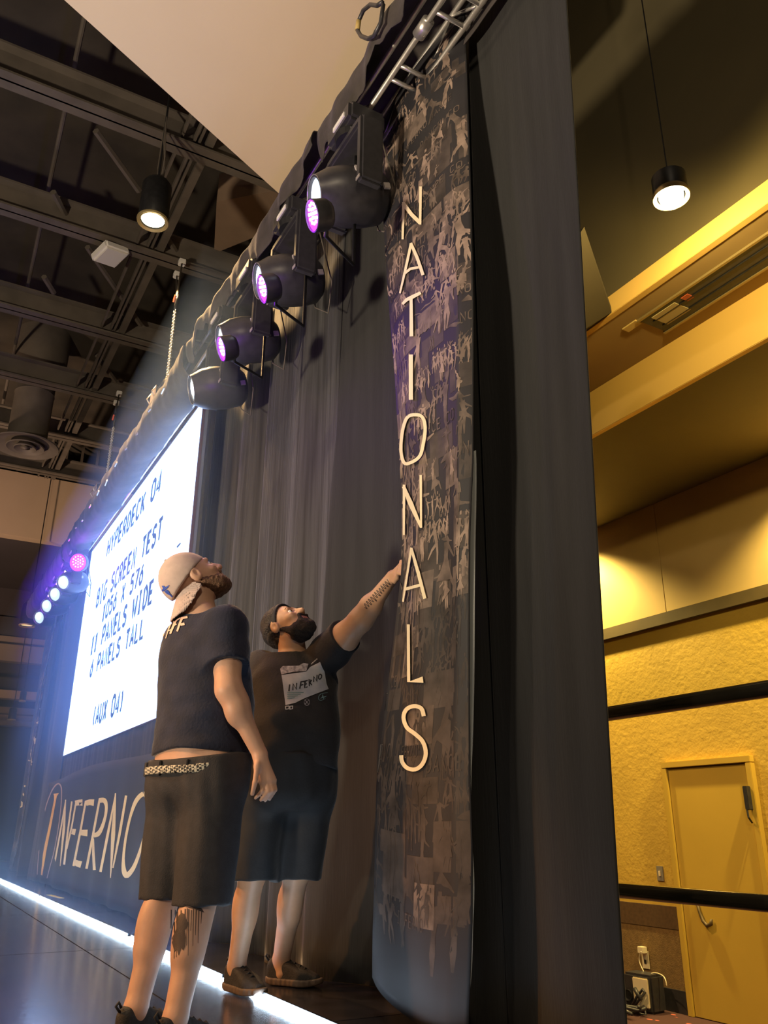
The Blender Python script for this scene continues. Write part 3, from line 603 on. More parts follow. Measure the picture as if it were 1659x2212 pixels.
# ------------------------------------------------------------------ the same kind of banner at the far end
fb = empty('photo_banner', (-2.4, -.15, 0), 'far photo banner hanging left of the screen, seen edge-on', 'banner')
def ban2(s, t):
    return (.92*(s-.5)*(1-.12*(1-t)) + .35 - .75*(1-t)*.6, .03*math.sin(s*5+t*2) + .02*math.sin(t*7), .12+4.35*t)
fc = cloth_grid(ban2, 24, 60, 'cloth', M['vinyl'], fb)
cloth_grid(lambda s, t: (.79-.45*(1-t)+.02 + .05*s*math.sin(PI*t)+.05*(1-t)*s, -.03+.03*math.sin(t*9)-.02*s, .25+4.1*t), 4, 40, 'lining', mat('grey_satin_lining', (.34, .36, .40), .4, var=.2, vs=6), fb, .003)
bpy.context.view_layer.update(); bf = bvh_of([fc])
collage(ban2, fb, 130, 9)
for st, o_ in (([([(385, 355), (408, 385), (414, 420), (402, 455), (380, 480), (352, 496)], 15)], (0, 1450)), ([([(366, 550), (338, 698)], [12, 16]), ([(338, 695), (327, 625)], 12)], (0, 1450)), ([([(298, 748), (305, 898)], 12), ([(272, 852), (306, 858)], 12)], (0, 1450)),
               ([([(222, 1098), (250, 1098)], 18)], (0, 1450)), ([([(202, 1162), (224, 1168), (232, 1192)], 13)], (0, 1450)), ([([(192, 1235), (214, 1255), (212, 1290), (168, 1314)], 13)], (0, 1450)),
               ([([(552, 1595), (530, 1728)], 9)], (0, 1000)), ([([(492, 1830), (500, 1912)], [6, 13])], (0, 1000))):
    decal('letter', *strokes(st, o_, 4.425), bf, lm, fb, .006, 1.5)
# ------------------------------------------------------------------ LED strip and tape on the stage
ls = empty('led_strip', (0, -.49, 0), 'bright white light strip lying along the foot of the drapes', 'light strip')
lsm = mat('led_strip_glow', (1, 1, 1), .4, emit=(.60, .80, 1.0), es=30)
for a, b in ((-4.6, -.6), (-.55, 2.6), (2.65, 6.42), (6.50, 8.3), (8.34, 10.4)):
    ya, yb = .004+.0079*(a+.55), .004+.0079*(b+.55)
    o = MB().poly([(a, ya-.014, .002), (b, yb-.014, .002), (b, yb+.014, .002), (a, ya+.014, .002)], (0, 0, .014)).build('led_segment', lsm, ls)
    MB().poly([(a, ya+.018, .0015), (b, yb+.018, .0015), (b, yb+.03, .0015), (a, ya+.03, .0015)], (0, 0, .024)).build('channel', M['blackmetal'], o)
p = atz(115, 1937, 0)
setp(MB().poly([(p[0]-.28, p[1]-.03, .001), (p[0]+.25, p[1]+.02, .001), (p[0]+.26, p[1]+.07, .001), (p[0]-.27, p[1]+.02, .001)], (0, 0, .002)).build('tape_mark', mat('yellow_tape', (.75, .68, .10), .5)), 'small yellow tape mark on the dark stage floor', 'tape')
# ------------------------------------------------------------------ truss
X0, X1 = -4.2, 12.6
tr = empty('box_truss', (0, 0, 0), 'silver aluminium box truss running above the drapes and screen', 'truss')
for y, z in ((-.10, 4.54), (-.28, 4.54), (-.10, 4.74), (-.28, 4.74)):
    MB().tube([(X0, y, z), (X1, y, z)], .016, 12).build('chord', M['chrome'], tr, 0, True)
rm = MB().tube([(0, -.28, 4.54), (0, -.10, 4.54)], .013, 10).mesh('rung'); rm.materials.append(M['chrome'])
dm = MB().tube([(0, -.10, 4.54), (.25, -.10, 4.74)], .009, 8).tube([(.25, -.10, 4.74), (.5, -.10, 4.54)], .009, 8).mesh('brace'); dm.materials.append(M['chrome'])
for me in (rm, dm):
    for p in me.polygons: p.use_smooth = True
x = 12.3
while x > -4:
    o = link('rung', rm, None, tr); o.location.x = x
    o = link('brace', dm, None, tr); o.location.x = x-.5
    x -= .5 if x > 8 else 1.0
for x in (10.16, 9.70): o = link('rung', rm, None, tr); o.location.x = x
MB().lathe([(.035, -.05), (.035, .05)], (10.05, -.28, 4.54), 14, Matrix.Rotation(PI/2, 3, 'Y')).build('coupler', M['chrome'], tr, 0, True)
# pipe that carries the banner
P0, P1 = np.array(ban(0, 1)), np.array(ban(1, 1)); bp = empty('banner_pipe', (9.75+P0[0], -.2+P1[1], P1[2]+.012), 'thin dark pipe tied under the truss above the photo banner', 'pipe')
MB().tube([(-.1, 0, 0), (1.15, 0, 0)], .012, 10).build('pipe', M['blackmetal'], bp, 0, True)
for x in (.2, .9): MB().tube([(x, 0, .0), (x, -.03, .0)], .006, 6).build('tie', M['blackplastic'], bp)
# black cloth gathered over the truss, in lengths
def valance(xa, xb, seed, label, hem, wrap=False):
    r = np.random.default_rng(seed); ph = r.uniform(0, 6.28, 8)
    prof = [(-.06, 4.50), (-.04, 4.66), (-.06, 4.79), (-.19, 4.815), (-.33, 4.80), (-.40, 4.74), (-.405, 4.65), (-.40, 4.57), (-.385, 4.50)]
    if wrap: prof += [(-.34, 4.44), (-.24, 4.44), (-.13, 4.50), (-.07, 4.58)]; prof[0] = (-.06, 4.60)
    def fn(s, t):
        k = t*(len(prof)-1); i = min(int(k), len(prof)-2); q = k-i
        y = prof[i][0]+(prof[i+1][0]-prof[i][0])*q; z = prof[i][1]+(prof[i+1][1]-prof[i][1])*q
        x = xa+(xb-xa)*s
        w = math.sin(x*4+ph[0]+2*math.sin(x*1.7+ph[1])) + .6*math.sin(x*13+ph[2]+t*3) + .3*math.sin(x*31+ph[3])
        am = (.008 + .022*max(0, t-.55)/.45) if not wrap else .009
        if t > .55:
            z += (0 if wrap else 1)*(hem(x) + .035*math.sin(x*11+ph[4]) + .02*math.sin(x*29+ph[5]))*((t-.55)/.45)
        return (x-xa, y + am*w*(.4 if t < .3 else 1), z + .012*math.sin(x*6+ph[6])*(1 if t > .2 else 0))
    n = int((xb-xa)*26)
    o = cloth_grid(fn, n, 26, 'truss_cloth', M['scrim'], None, .005); o.location = (xa, 0, 0)
    return setp(o, label, 'cloth', 'black cloths over the truss')
valance(8.98, 12.4, 1, 'black cloth bunched over the truss right of the nearest light', lambda x: .12 if x > 9.75 else .02)
valance(6.2, 8.97, 2, 'black cloth over the truss above the four near moving lights', lambda x: .05+.05*math.sin(x*3))
valance(-.17, 6.19, 3, 'long gathered black cloth over the truss above the screen', lambda x: -.02, True)
valance(-4.2, -.18, 4, 'black cloth over the truss at the far end past the screen', lambda x: -.02, True)
# small bright clips on the gathered cloth over the screen
clm = MB().b2((-.05, -.006, -.012), (.05, .006, .012)).mesh('cloth_clip', .002); clm.materials.append(M['chrome'])
for i in range(11):
    o = link('cloth_clip', clm); o.location = (.6+i*.5, -.425, 4.56+.03*math.sin(i*2.2)); o.rotation_euler = (0, .3*math.sin(i), 0)
    setp(o, 'small silver cloth clip above the screen, ' + ['last', 'tenth', 'ninth', 'eighth', 'seventh', 'sixth', 'fifth', 'fourth', 'third', 'second', 'first'][i] + ' from the near moving lights', 'clip', 'clips on the truss cloth above the screen')
# ------------------------------------------------------------------ moving lights
lens_m = mat('moving_light_lens', (.5, .6, .8), .1, emit=(.50, .74, 1.0), es=1.2)
hot_m = mat('moving_light_hot', (1, 1, 1), .2, emit=(.92, 1.0, .98), es=5)
pink_m = mat('led_par_magenta', (.8, .1, .8), .3, emit=(.95, .01, .80), es=3.0)
pinkhot_m = mat('led_par_diodes', (1, .8, 1), .3, emit=(1.0, .72, 1.0), es=6)
tagm = mat('grey_label', (.42, .38, .36), .5)
def head_light(piv, lens_to, label, group):
    """hangs under the truss at piv; the head looks along lens_to"""
    px, py, pz = piv; t = empty('moving_head_light', (px, py, pz), label, 'stage light', group)
    top = 4.50-pz
    base = MB().b2((-.15, -.10, top-.13), (.15, .13, top)).build('base', M['blackplastic'], t, .02)
    MB().b2((-.05, -.108, top-.085), (.09, -.10, top-.055)).build('label_strip', M['white'], base)
    MB().tube([(-.08, 0, top-.01), (-.08, .04, top+.05)], .022, 10).tube([(.08, 0, top-.01), (.08, .04, top+.05)], .022, 10).build('clamp', M['chrome'], t, 0, True)
    MB().lathe([(.10, top-.17), (.11, top-.13)], n=20).build('pan_bearing', M['blackmetal'], t)
    MB().b2((-.21, -.07, top-.22), (.21, .07, top-.16)).build('yoke', M['blackplastic'], t, .015)
    for s in (-1, 1):
        a = MB().b2((s*.21-.03, -.07, -.08), (s*.21+.03, .07, top-.17)).build('yoke_arm', M['blackplastic'], t, .015)
        for k in range(6): MB().b2((s*.21-.02+.007*k, -.073, -.07), (s*.21-.017+.007*k, -.068, -.05)).build('vent_slot', tagm, a)
    d = Vector(lens_to).normalized(); R = d.to_track_quat('Z', 'X').to_matrix()
    def P(p): return tuple(R @ Vector(p))
    h = MB().lathe([(.03, -.20), (.11, -.19), (.15, -.15), (.165, -.05), (.165, .06), (.15, .14), (.12, .20), (.112, .222), (.098, .222), (.094, .205)], (0, 0, 0), 28, R, False).build('head', M['blackplastic'], t); autosmooth(h, 50)
    MB().lathe([(.096, .196), (.108, .224), (.112, .224), (.112, .21)], (0, 0, 0), 28, R, False).build('bezel', M['chrome'], h)
    MB().lathe([(.001, .205), (.06, .203), (.094, .196), (.094, .19), (.001, .19)], (0, 0, 0), 28, R, False).build('lens', lens_m, h)
    MB().lathe([(.001, .010), (.052, .008), (.052, .002), (.001, .002)], P((.022, .022, .199)), 20, R, False).build('hot_spot', hot_m, h)
    for q in ((.06, -.158, .0), (-.05, -.16, -.14)):
        MB().box(P(q), (.035, .012, .035), R).build('badge', tagm, h)
    MB().tube([(.1, .12, top-.12), (.14, .22, -.02), (.06, .24, -.2), (-.06, .2, -.1), (-.1, .15, top-.12)], .005, 6).build('safety_cable', M['steel'], t, 0, True)
    return t
NEAR = ['nearest moving-head stage light beside the banner top', 'second moving-head stage light from the photo banner', 'third moving-head stage light from the photo banner', 'moving-head stage light just above the right corner of the screen']
for i, q in enumerate(((687, 424), (564, 607), (481, 737), (419, 842))):
    dd = Vector((-.15, -.94, -.27)).normalized(); c = Vector(aty(*q, -.52)) - dd*.2
    head_light(tuple(c), dd, NEAR[i], 'moving lights right of the screen')
FAR = ['far moving light next to the magenta lamp left of the screen', 'second far moving light left of the screen', 'third far moving light left of the screen', 'leftmost far moving light above the far banner']
for i, q in enumerate(((138, 1258), (120, 1284), (102, 1309), (86, 1334))):
    P_ = aty(*q, -.40); dd = Vector((.62, -.72, -.28)).normalized(); c = Vector(P_) - dd*.2
    t = head_light(tuple(c), dd, FAR[i], 'moving lights left of the screen')
def par_light(center, d, label, group, r=.078):
    d = Vector(d).normalized(); R = d.to_track_quat('Z', 'X').to_matrix(); c = Vector(center); top = 4.50
    t = empty('led_par_light', tuple(c), label, 'stage light', group)
    autosmooth(MB().lathe([(.03, -.10), (r*.8, -.095), (r, -.07), (r*1.02, .0), (r*.95, .003), (r*.93, -.012)], (0, 0, 0), 24, R, False).build('body', M['blackplastic'], t), 50)
    MB().lathe([(.001, -.010), (r*.93, -.010), (r*.93, -.02), (.001, -.02)], (0, 0, 0), 24, R, False).build('lens', pink_m, t)
    k = MB()
    for a, n in ((.0, 1), (.30, 6), (.60, 12)):
        for j in range(n):
            g = 2*PI*j/n; k.lathe([(.001, .004), (.008, .002), (.008, -.004)], R @ Vector((a*r*math.cos(g)+.012, a*r*math.sin(g), -.008)), 8, R, False)
    o = k.build('diodes', pinkhot_m, t); o['kind'] = 'stuff'
    yb = -.115-c.y
    yb = -.30-c.y
    MB().tube([R @ Vector((0, 0, -.09)), (-.10, .12, .0), (-.30, yb, .06), (-.30, yb, 4.53-c.z)], .010, 8).build('bracket', M['blackmetal'], t, 0, True)
    L_ = lamp('par_glow', 'POINT', tuple(c + d*.08), tuple(c+d*2), (4 if c.x > 8.9 else 11) if r < .1 else 20, (.30, .01, 1.0), .05)
    return t
PL = ['magenta LED lamp below the nearest moving light', 'magenta LED lamp between the second and third moving lights', 'magenta LED lamp below the third moving light']
for i, q in enumerate(((674, 466), (566, 624), (478, 754))):
    par_light(aty(*q, -.68), (-.15, -.90, -.36), PL[i], 'magenta lamps on the near truss')
par_light(aty(168, 1215, -.30), (.75, -.6, -.25), 'large magenta LED lamp at the upper left corner of the screen', 'magenta lamps on the far truss', .13)
for i, q in enumerate(((141, 1239), (123, 1265), (105, 1291))):
    par_light(aty(*q, -.33), (.2, -.8, -.3), ['first', 'second', 'third'][i] + ' small magenta LED lamp among the far moving lights', 'small magenta lamps on the far truss', .05)
# ------------------------------------------------------------------ chain hoists
def hoist(x, ztop, legs, label, glabel):
    t = empty('chain_hoist', (x, -.19, 4.80), label, 'hoist')
    b = MB().b2((-.16, -.13, .06), (.16, .13, .30)).build('motor', M['blackplastic'], t, .05)
    MB().b2((-.10, -.134, .10), (.12, -.129, .26)).build('name_plate', mat('pale_label_'+glabel, (.62, .50, .44), .5), b)
    MB().lathe([(.10, -.12), (.12, -.1), (.12, .1), (.10, .12)], (.2, 0, .18), 18, Matrix.Rotation(PI/2, 3, 'Y')).build('gear_case', M['blackmetal'], t, 0, True)
    for s in (-1, 1): MB().tube([(s*.1, -.13, .12), (s*.1, -.17, .18), (s*.1, -.13, .25)], .008, 6).build('handle', M['chrome'], t, 0, True)
    hz = ztop-4.80; ch = MB(); n = 46; dz = (hz-.35)/n
    for i in range(n):
        z = .30+dz*i; c = Vector((0, 0, z+dz*.5)); e = Vector((1, 0, 0)) if i % 2 else Vector((0, 1, 0))
        ch.tube([c+e*.016*math.cos(a)+Vector((0, 0, dz*.78*math.sin(a))) for a in np.linspace(0, 2*PI, 8, endpoint=False)], .0065, 5, False, True)
    ch.build('chain', M['chrome'], t, 0, True)
    hk = MB().tube([(0, 0, hz-.06), (0, 0, hz+.02), (.045, 0, hz+.06), (.02, 0, hz+.14), (-.03, 0, hz+.13), (-.05, 0, hz+.09)], .018, 8).build('hook', M['blackmetal'], t, 0, True)
    MB().tube([(-.02, -.02, hz+.06), (.035, -.02, hz+.12)], .016, 8).build('latch', mat('red_latch_'+glabel, (.6, .09, .03), .4), hk)
    for q in legs:
        T = Vector(atz(*q, 8.42)) - Vector((x, -.19, 4.80)); MB().tube([(0, 0, hz+.12), tuple(T)], .012, 6).build('sling', M['steel'], t); MB().b2(T-Vector((.05, .05, .03)), T+Vector((.05, .05, .06))).build('anchor', M['white'], t, .01)
    return t
hoist(4.66, 6.16, ((393, 569), (382, 596)), 'black chain hoist above the right half of the screen', 'a')
hoist(1.60, 6.05, ((257, 852), (251, 872)), 'black chain hoist above the left half of the screen', 'b')
# cable loop hanging off the truss, top of frame
lp = [aty(*q, -.45) for q in ((826, 5), (815, 12), (800, 10), (785, 22), (775, 45), (772, 65), (780, 78), (795, 84), (808, 78), (822, 50), (828, 10))]
t = empty('cable_loop', tuple(lp[0]), 'thick black cable looping out from the truss cloth', 'cable')
MB().tube([tuple(p-lp[0]) for p in lp], .012, 8).build('cable', M['blackplastic'], t, 0, True)
MB().tube([tuple(lp[4]-lp[0]), tuple(lp[5]-lp[0])], .015, 8).build('tape_wrap', mat('tan_tape', (.5, .36, .12), .6), t, 0, True)
# ------------------------------------------------------------------ people: signed-distance bodies turned into one continuous mesh
def surf_net(f, lo, hi, h):
    lo = np.array(lo, float); hi = np.array(hi, float); B = 6
    nb = np.ceil((hi-lo)/(h*B)).astype(int); n = nb*B+1
    ax = [lo[i]+h*B*np.arange(nb[i]+1) for i in range(3)]
    G = np.stack(np.meshgrid(*ax, indexing='ij'), -1); cv = f(G.reshape(-1, 3)).reshape(G.shape[:3])
    act = np.zeros(tuple(nb), bool); cmin = np.full(tuple(nb), 1e9); cs = np.zeros(tuple(nb))
    for a in (0, 1):
        for b in (0, 1):
            for c in (0, 1):
                blk = cv[a:nb[0]+a, b:nb[1]+b, c:nb[2]+c]; cmin = np.minimum(cmin, np.abs(blk)); cs += blk
    act = cmin < h*B*1.9
    vol = np.repeat(np.repeat(np.repeat(np.where(cs > 0, 1., -1.), B, 0), B, 1), B, 2).astype(np.float32)
    vol = np.pad(vol, ((0, 1),)*3, mode='edge')
    bi = np.argwhere(act); off = np.stack(np.meshgrid(*[np.arange(B+1)]*3, indexing='ij'), -1).reshape(-1, 3)
    for c0 in range(0, len(bi), 2500):
        I = (bi[c0:c0+2500, None, :]*B + off[None]).reshape(-1, 3); vol[I[:, 0], I[:, 1], I[:, 2]] = f(lo + I*h)
    s = vol < 0
    e = s[:-1, :-1, :-1]; anyp = e.copy(); allp = e.copy()
    for a in (0, 1):
        for b in (0, 1):
            for c in (0, 1):
                q = s[a:n[0]-1+a, b:n[1]-1+b, c:n[2]-1+c]; anyp |= q; allp &= q
    cells = np.argwhere(anyp & ~allp); ids = np.full(anyp.shape, -1, np.int32); ids[cells[:, 0], cells[:, 1], cells[:, 2]] = np.arange(len(cells))
    cn = np.array([(a, b, c) for a in (0, 1) for b in (0, 1) for c in (0, 1)]); val = np.stack([vol[cells[:, 0]+a, cells[:, 1]+b, cells[:, 2]+c] for a, b, c in cn], 1)
    acc = np.zeros((len(cells), 3)); cnt = np.zeros(len(cells))
    for i in range(8):
        for j in range(i+1, 8):
            if np.abs(cn[i]-cn[j]).sum() != 1: continue
            m = (val[:, i] < 0) != (val[:, j] < 0); t = np.where(m, val[:, i]/(val[:, i]-val[:, j]+1e-12), 0)
            acc[m] += cn[i] + (cn[j]-cn[i])*t[m, None]; cnt[m] += 1
    V = lo + h*(cells + acc/np.maximum(cnt, 1)[:, None]); F = []
    for ax_ in range(3):
        o1, o2 = (ax_+1) % 3, (ax_+2) % 3
        sl0 = [slice(None)]*3; sl1 = [slice(None)]*3; sl0[ax_] = slice(0, -1); sl1[ax_] = slice(1, None)
        A = s[tuple(sl0)]; Bq = s[tuple(sl1)]; E = np.argwhere(A != Bq); E = E[(E[:, o1] > 0) & (E[:, o2] > 0) & (E[:, o1] < n[o1]-1) & (E[:, o2] < n[o2]-1)]
        ins = A[E[:, 0], E[:, 1], E[:, 2]]
        def cid(d1, d2):
            q = E.copy(); q[:, o1] -= d1; q[:, o2] -= d2; return ids[q[:, 0], q[:, 1], q[:, 2]]
        Q = np.stack([cid(1, 1), cid(0, 1), cid(0, 0), cid(1, 0)], 1); Q[~ins] = Q[~ins][:, ::-1]; F.append(Q)
    F = np.concatenate(F); F = F[(F >= 0).all(1)]
    return V, F
def net_obj(name, f, lo, hi, h, m, parent, org):
    V, F = surf_net(f, lo, hi, h); me = bpy.data.meshes.new(name); me.from_pydata((V-np.array(org)).tolist(), [], F.tolist()); me.update()
    return link(name, me, m, parent, True)
def smin(a, b, k):
    hh = np.clip(.5+.5*(b-a)/k, 0, 1); return b*(1-hh)+a*hh-k*hh*(1-hh)
def smax(a, b, k): return -smin(-a, -b, k)
def cone(p, a, b, ra, rb):
    a = np.array(a, float); b = np.array(b, float); ab = b-a; t = np.clip(((p-a) @ ab)/(ab @ ab), 0, 1); q = p-(a+t[:, None]*ab)
    return np.sqrt((q*q).sum(1)) - (ra+(rb-ra)*t)
def chain(p, pts, rs, k=.01):
    d = None
    for i in range(len(pts)-1):
        c = cone(p, pts[i], pts[i+1], rs[i], rs[i+1]); d = c if d is None else smin(d, c, k)
    return d
def ell(p, c, r, R=None):
    q = p-np.array(c, float)
    if R is not None: q = q @ R          # columns of R are the local axes
    r = np.array(r, float); k0 = np.sqrt(((q/r)**2).sum(1)); k1 = np.sqrt(((q/(r*r))**2).sum(1)); return k0*(k0-1)/np.maximum(k1, 1e-6)
def tower(p, secs, F_, L_):
    """upright stack of ellipse sections: (z, cx, cy, depth, width)"""
    S0 = np.array(secs, float); zz = np.linspace(S0[0, 0], S0[-1, 0], 60); ker = np.exp(-.5*(np.arange(-9, 10)/4.)**2); ker /= ker.sum()
    S = np.stack([zz]+[np.convolve(np.pad(np.interp(zz, S0[:, 0], S0[:, k]), 9, mode='edge'), ker, 'valid') for k in range(1, 5)], 1); z = np.clip(p[:, 2], S[0, 0], S[-1, 0])
    def sm(k): return np.interp(z, S[:, 0], S[:, k])
    qx, qy = p[:, 0]-sm(1), p[:, 1]-sm(2); a = (qx*F_[0]+qy*F_[1])/sm(3); b = (qx*L_[0]+qy*L_[1])/sm(4); mn = np.minimum(sm(3), sm(4))
    rr = (np.abs(a)**2.3+np.abs(b)**2.3)**(1/2.3); d = (rr-1)*mn; dz = np.maximum(S[0, 0]-p[:, 2], p[:, 2]-S[-1, 0])
    return np.maximum(d, dz)
def halfsp(p, o, n): return (p-np.array(o, float)) @ (np.array(n, float)/np.linalg.norm(n))
def noise3(p, f, seed, amp):
    r = np.random.default_rng(seed); o = 0
    for i in range(4):
        k = r.normal(size=3); k = k/np.linalg.norm(k)*f*r.uniform(.6, 1.5); o = o+np.sin(p @ k + r.uniform(0, 6.28))
    return o*amp/4
def unit(v): v = np.array(v, float); return v/np.linalg.norm(v)
skin1 = mat('fair_skin', (.56, .33, .23), .5, var=.10, vs=9, bump=.06, bs=160); skin2 = mat('tan_skin', (.52, .30, .18), .48, var=.10, vs=9, bump=.06, bs=160)
for sk_ in (skin1, skin2):
    sk_.node_tree.nodes['Principled BSDF'].inputs['Subsurface Weight'].default_value = .12
    sk_.node_tree.nodes['Principled BSDF'].inputs['Subsurface Radius'].default_value = (.02, .008, .004)
tee1 = mat('navy_tee_cloth', (.010, .014, .036), .85, var=.2, vs=14, bump=.25, bs=90, sheen=.25); short1 = mat('dark_navy_twill', (.026, .025, .030), .8, var=.15, vs=30, bump=.2, bs=200)
tee2 = mat('black_tee_cloth', (.019, .017, .018), .85, var=.2, vs=14, bump=.25, bs=90, sheen=.12); short2 = mat('black_gym_cloth', (.016, .015, .016), .75, var=.15, vs=20, bump=.15, bs=90, sheen=.15)
capm = mat('tan_cap_cotton', (.50, .39, .36), .8, var=.06, vs=30, bump=.1, bs=250); brown_b = mat('light_brown_beard', (.16, .085, .05), .9, var=.4, vs=90, bump=.8, bs=240); black_b = mat('dark_beard', (.022, .015, .012), .85, var=.4, vs=90, bump=.8, bs=240)
hairm = mat('dark_wavy_hair', (.018, .013, .012), .6, var=.5, vs=60, bump=.8, bs=120); bandm = mat('black_headband', (.015, .015, .02), .7, var=.1)
shoem = mat('black_knit_shoe', (.020, .018, .018), .75, var=.25, vs=60, bump=.3, bs=200); solem = mat('dark_brown_sole', (.10, .065, .045), .6, var=.15, vs=40); eyew = mat('eye_white', (.75, .72, .68), .2); eyed = mat('dark_iris', (.03, .018, .012), .1); lipm = mat('lip_tone', (.42, .17, .14), .45)
inkt = mat('tattoo_ink', (.055, .035, .030), .6, var=.2, vs=30)
def head_sdf(p, C, hf, hl, hu):
    R = np.stack([hf, hl, hu], 1); q = (p-C) @ R
    d = ell(q, (-.018, 0, .035), (.100, .079, .094)); d = smin(d, ell(q, (.032, 0, -.030), (.064, .063, .088)), .03)
    d = smin(d, ell(q, (.030, 0, -.082), (.056, .055, .040)), .025); d = smin(d, ell(q, (.074, 0, -.102), (.022, .024, .018)), .02)
    d = smin(d, cone(q, (.080, -.036, .024), (.080, .036, .024), .012, .012), .014)
    for s in (-1, 1):
        d = smin(d, ell(q, (.068, s*.042, -.025), (.022, .020, .018)), .02); d = smax(d, -ell(q, (.100, s*.031, .004), (.020, .018, .012)), .014)
    d = smin(d, cone(q, (.088, 0, .014), (.115, 0, -.030), .008, .0135), .010); d = smin(d, cone(q, (.104, -.013, -.034), (.104, .013, -.034), .010, .010), .008)
    d = smin(d, cone(q, (.094, -.019, -.061), (.094, .019, -.061), .006, .006), .008); d = smin(d, cone(q, (.092, -.016, -.073), (.092, .016, -.073), .0075, .0075), .007)
    for s in (-1, 1):
        e = ell(q, (-.012, s*.082, -.005), (.024, .013, .034)); e = smax(e, -ell(q, (-.004, s*.098, -.002), (.013, .012, .021)), .006); d = smin(d, e, .010)
    return d
def head_frame(hf, side):
    hf = unit(hf); hl = np.array(side, float); hl = unit(hl-hf*(hl @ hf)); return hf, hl, np.cross(hf, hl)
def eyes(root, org, C, hf, hl, hu, look):
    for s in (-1, 1):
        c = C+hf*.077+hl*s*.031+hu*.004; e = MB()
        n = 16; V = []; 
        e.lathe([(.0001, -.0125), (.0075, -.010), (.0118, -.004), (.0125, 0), (.0118, .004), (.0075, .010), (.0001, .0125)], tuple(c-org), n, None, False)
        o = e.build('eye', eyew, root, 0, True); g = unit(look); R = Vector(g).to_track_quat('Z', 'X').to_matrix()
        MB().lathe([(.0001, .0132), (.0055, .0122), (.0062, .0105)], tuple(c-org), 14, R, False).build('iris', eyed, o, 0, True)
def shoe(name, heel, toe, root, org, m1, m2, w=.046):
    heel = np.array(heel, float); toe = np.array(toe, float); d = unit(toe-heel); Ln = np.linalg.norm(toe-heel); sd = np.array([-d[1], d[0], 0])
    R = np.stack([d, sd, np.array([0, 0, 1.])], 1)
    def loc(p): return (p-np.array([heel[0], heel[1], 0])) @ R
    def out2(q, g=0): 
        q2 = np.stack([q[:, 0], q[:, 1], np.zeros(len(q))], 1); return smin(cone(q2, (.04, 0, 0), (Ln*.66, 0, 0), .036+g, w+g), cone(q2, (Ln*.66, 0, 0), (Ln-.042, .004, 0), w+g, .036+g), .02)
    def up(p):
        q = loc(p); u = q[:, 0]/Ln; hh = np.interp(u, [0, .12, .30, .45, .7, .9, 1.], [.10, .115, .118, .10, .072, .052, .03]); top = q[:, 2]-hh
        return smax(smax(out2(q, -.002), top, .03), .022-q[:, 2], .006) + noise3(p, 90, 3, .0012)
    def so(p):
        q = loc(p); rib = .0025*np.sin(q[:, 0]*260); lift = .012*np.clip((q[:, 0]/Ln-.7)/.3, 0, 1)**2 + .008*np.clip((.15-q[:, 0]/Ln)/.15, 0, 1)
        return smax(out2(q, .004)+rib*.5, np.abs(q[:, 2]-.018-lift)-(.016-lift*.4), .01)
    lo = np.minimum(heel, toe)-.09; hi = np.maximum(heel, toe)+.09; lo[2] = -.006; hi[2] = .16
    o = net_obj('shoe', up, lo, hi, .005, m1, root, org); net_obj('sole', so, lo, hi, .004, m2, o, org)
    c = heel + d*.0; MB().tube([c+d*.012+np.array([0, 0, .10])-org, c-d*.006+np.array([0, 0, .118])-org, c+d*.004+np.array([0, 0, .130])-org, c+d*.016+np.array([0, 0, .112])-org], .005, 6).build('heel_loop', m1, o, 0, True)
    for i in range(4):
        t = .42+.09*i; z = np.interp(t, [.30, .45, .7, .9], [.118, .10, .074, .054])+.001; a = heel+d*Ln*t
        MB().tube([a+sd*.026+np.array([0, 0, z-.012])-org, a+np.array([0, 0, z+.002])-org, a-sd*.026+np.array([0, 0, z-.012])-org], .0035, 6).build('lace', m1, o, 0, True)
    return o
# ================================================================== first man: back to us, cap turned round, looking up
D1 = 3.52
vw = unit(np.array([*(atd(425, 1760, D1)[:2]-CAM[:2]), 0])); rt = np.array([vw[1], -vw[0], 0]); rt = rt if rt @ RIGHT > 0 else -rt; Z = np.array([0, 0, 1.])
th = math.radians(38); F1 = unit(math.cos(th)*rt+math.sin(th)*vw); L1 = np.array([-F1[1], F1[0], 0])
pel = atd(424, 1745, D1); O1 = np.array([pel[0], pel[1], 0])
def W1(f, l, z): return O1 + F1*f + L1*l + Z*z
m1r = empty('person', tuple(O1), 'man in tan backward cap, navy STAFF tee and dark shorts, back turned, looking up', 'person')
zsh = atd(488, 1350, D1-.14)[2]
anR, anL = atz(378, 2203, .10), atz(293, 2180, .10)
hipR, hipL = W1(.0, -.105, .90), W1(.0, .105, .90)
knR = .5*(hipR+anR)+F1*.03; knR[2] = .50; knL = .5*(hipL+anL)+F1*.03; knL[2] = .50
shR, shL = atd(487, 1352, D1-.13), W1(.0, .185, zsh)
elR, wrR = atd(494, 1490, D1-.21), atd(561, 1628, D1-.19)
knk = atd(578, 1682, D1-.20)
HC1 = atd(421, 1250, D1-.0); nk1 = atd(430, 1330, D1-.0)
hf1, hl1, hu1 = head_frame(.68*(math.cos(.20)*rt+math.sin(.20)*vw)+.73*Z, vw)
tz = [(.80, .15, .19), (.93, .155, .19), (1.08, .16, .185), (1.22, .155, .185), (1.36, .145, .195), (1.45, .12, .185), (1.50, .085, .12)]
cx1 = atd(432, 1460, D1)
def tor(secs, grow, shift):
    out = []
    for z, dd, ww in secs:
        t = np.clip((z-.8)/.7, 0, 1); c = O1*(1-t)+np.array([cx1[0], cx1[1], 0])*t + F1*shift(z); out.append((z, c[0], c[1], dd+grow, ww+grow))
    return out
sh1 = lambda z: .02*math.exp(-((z-1.12)/.15)**2)
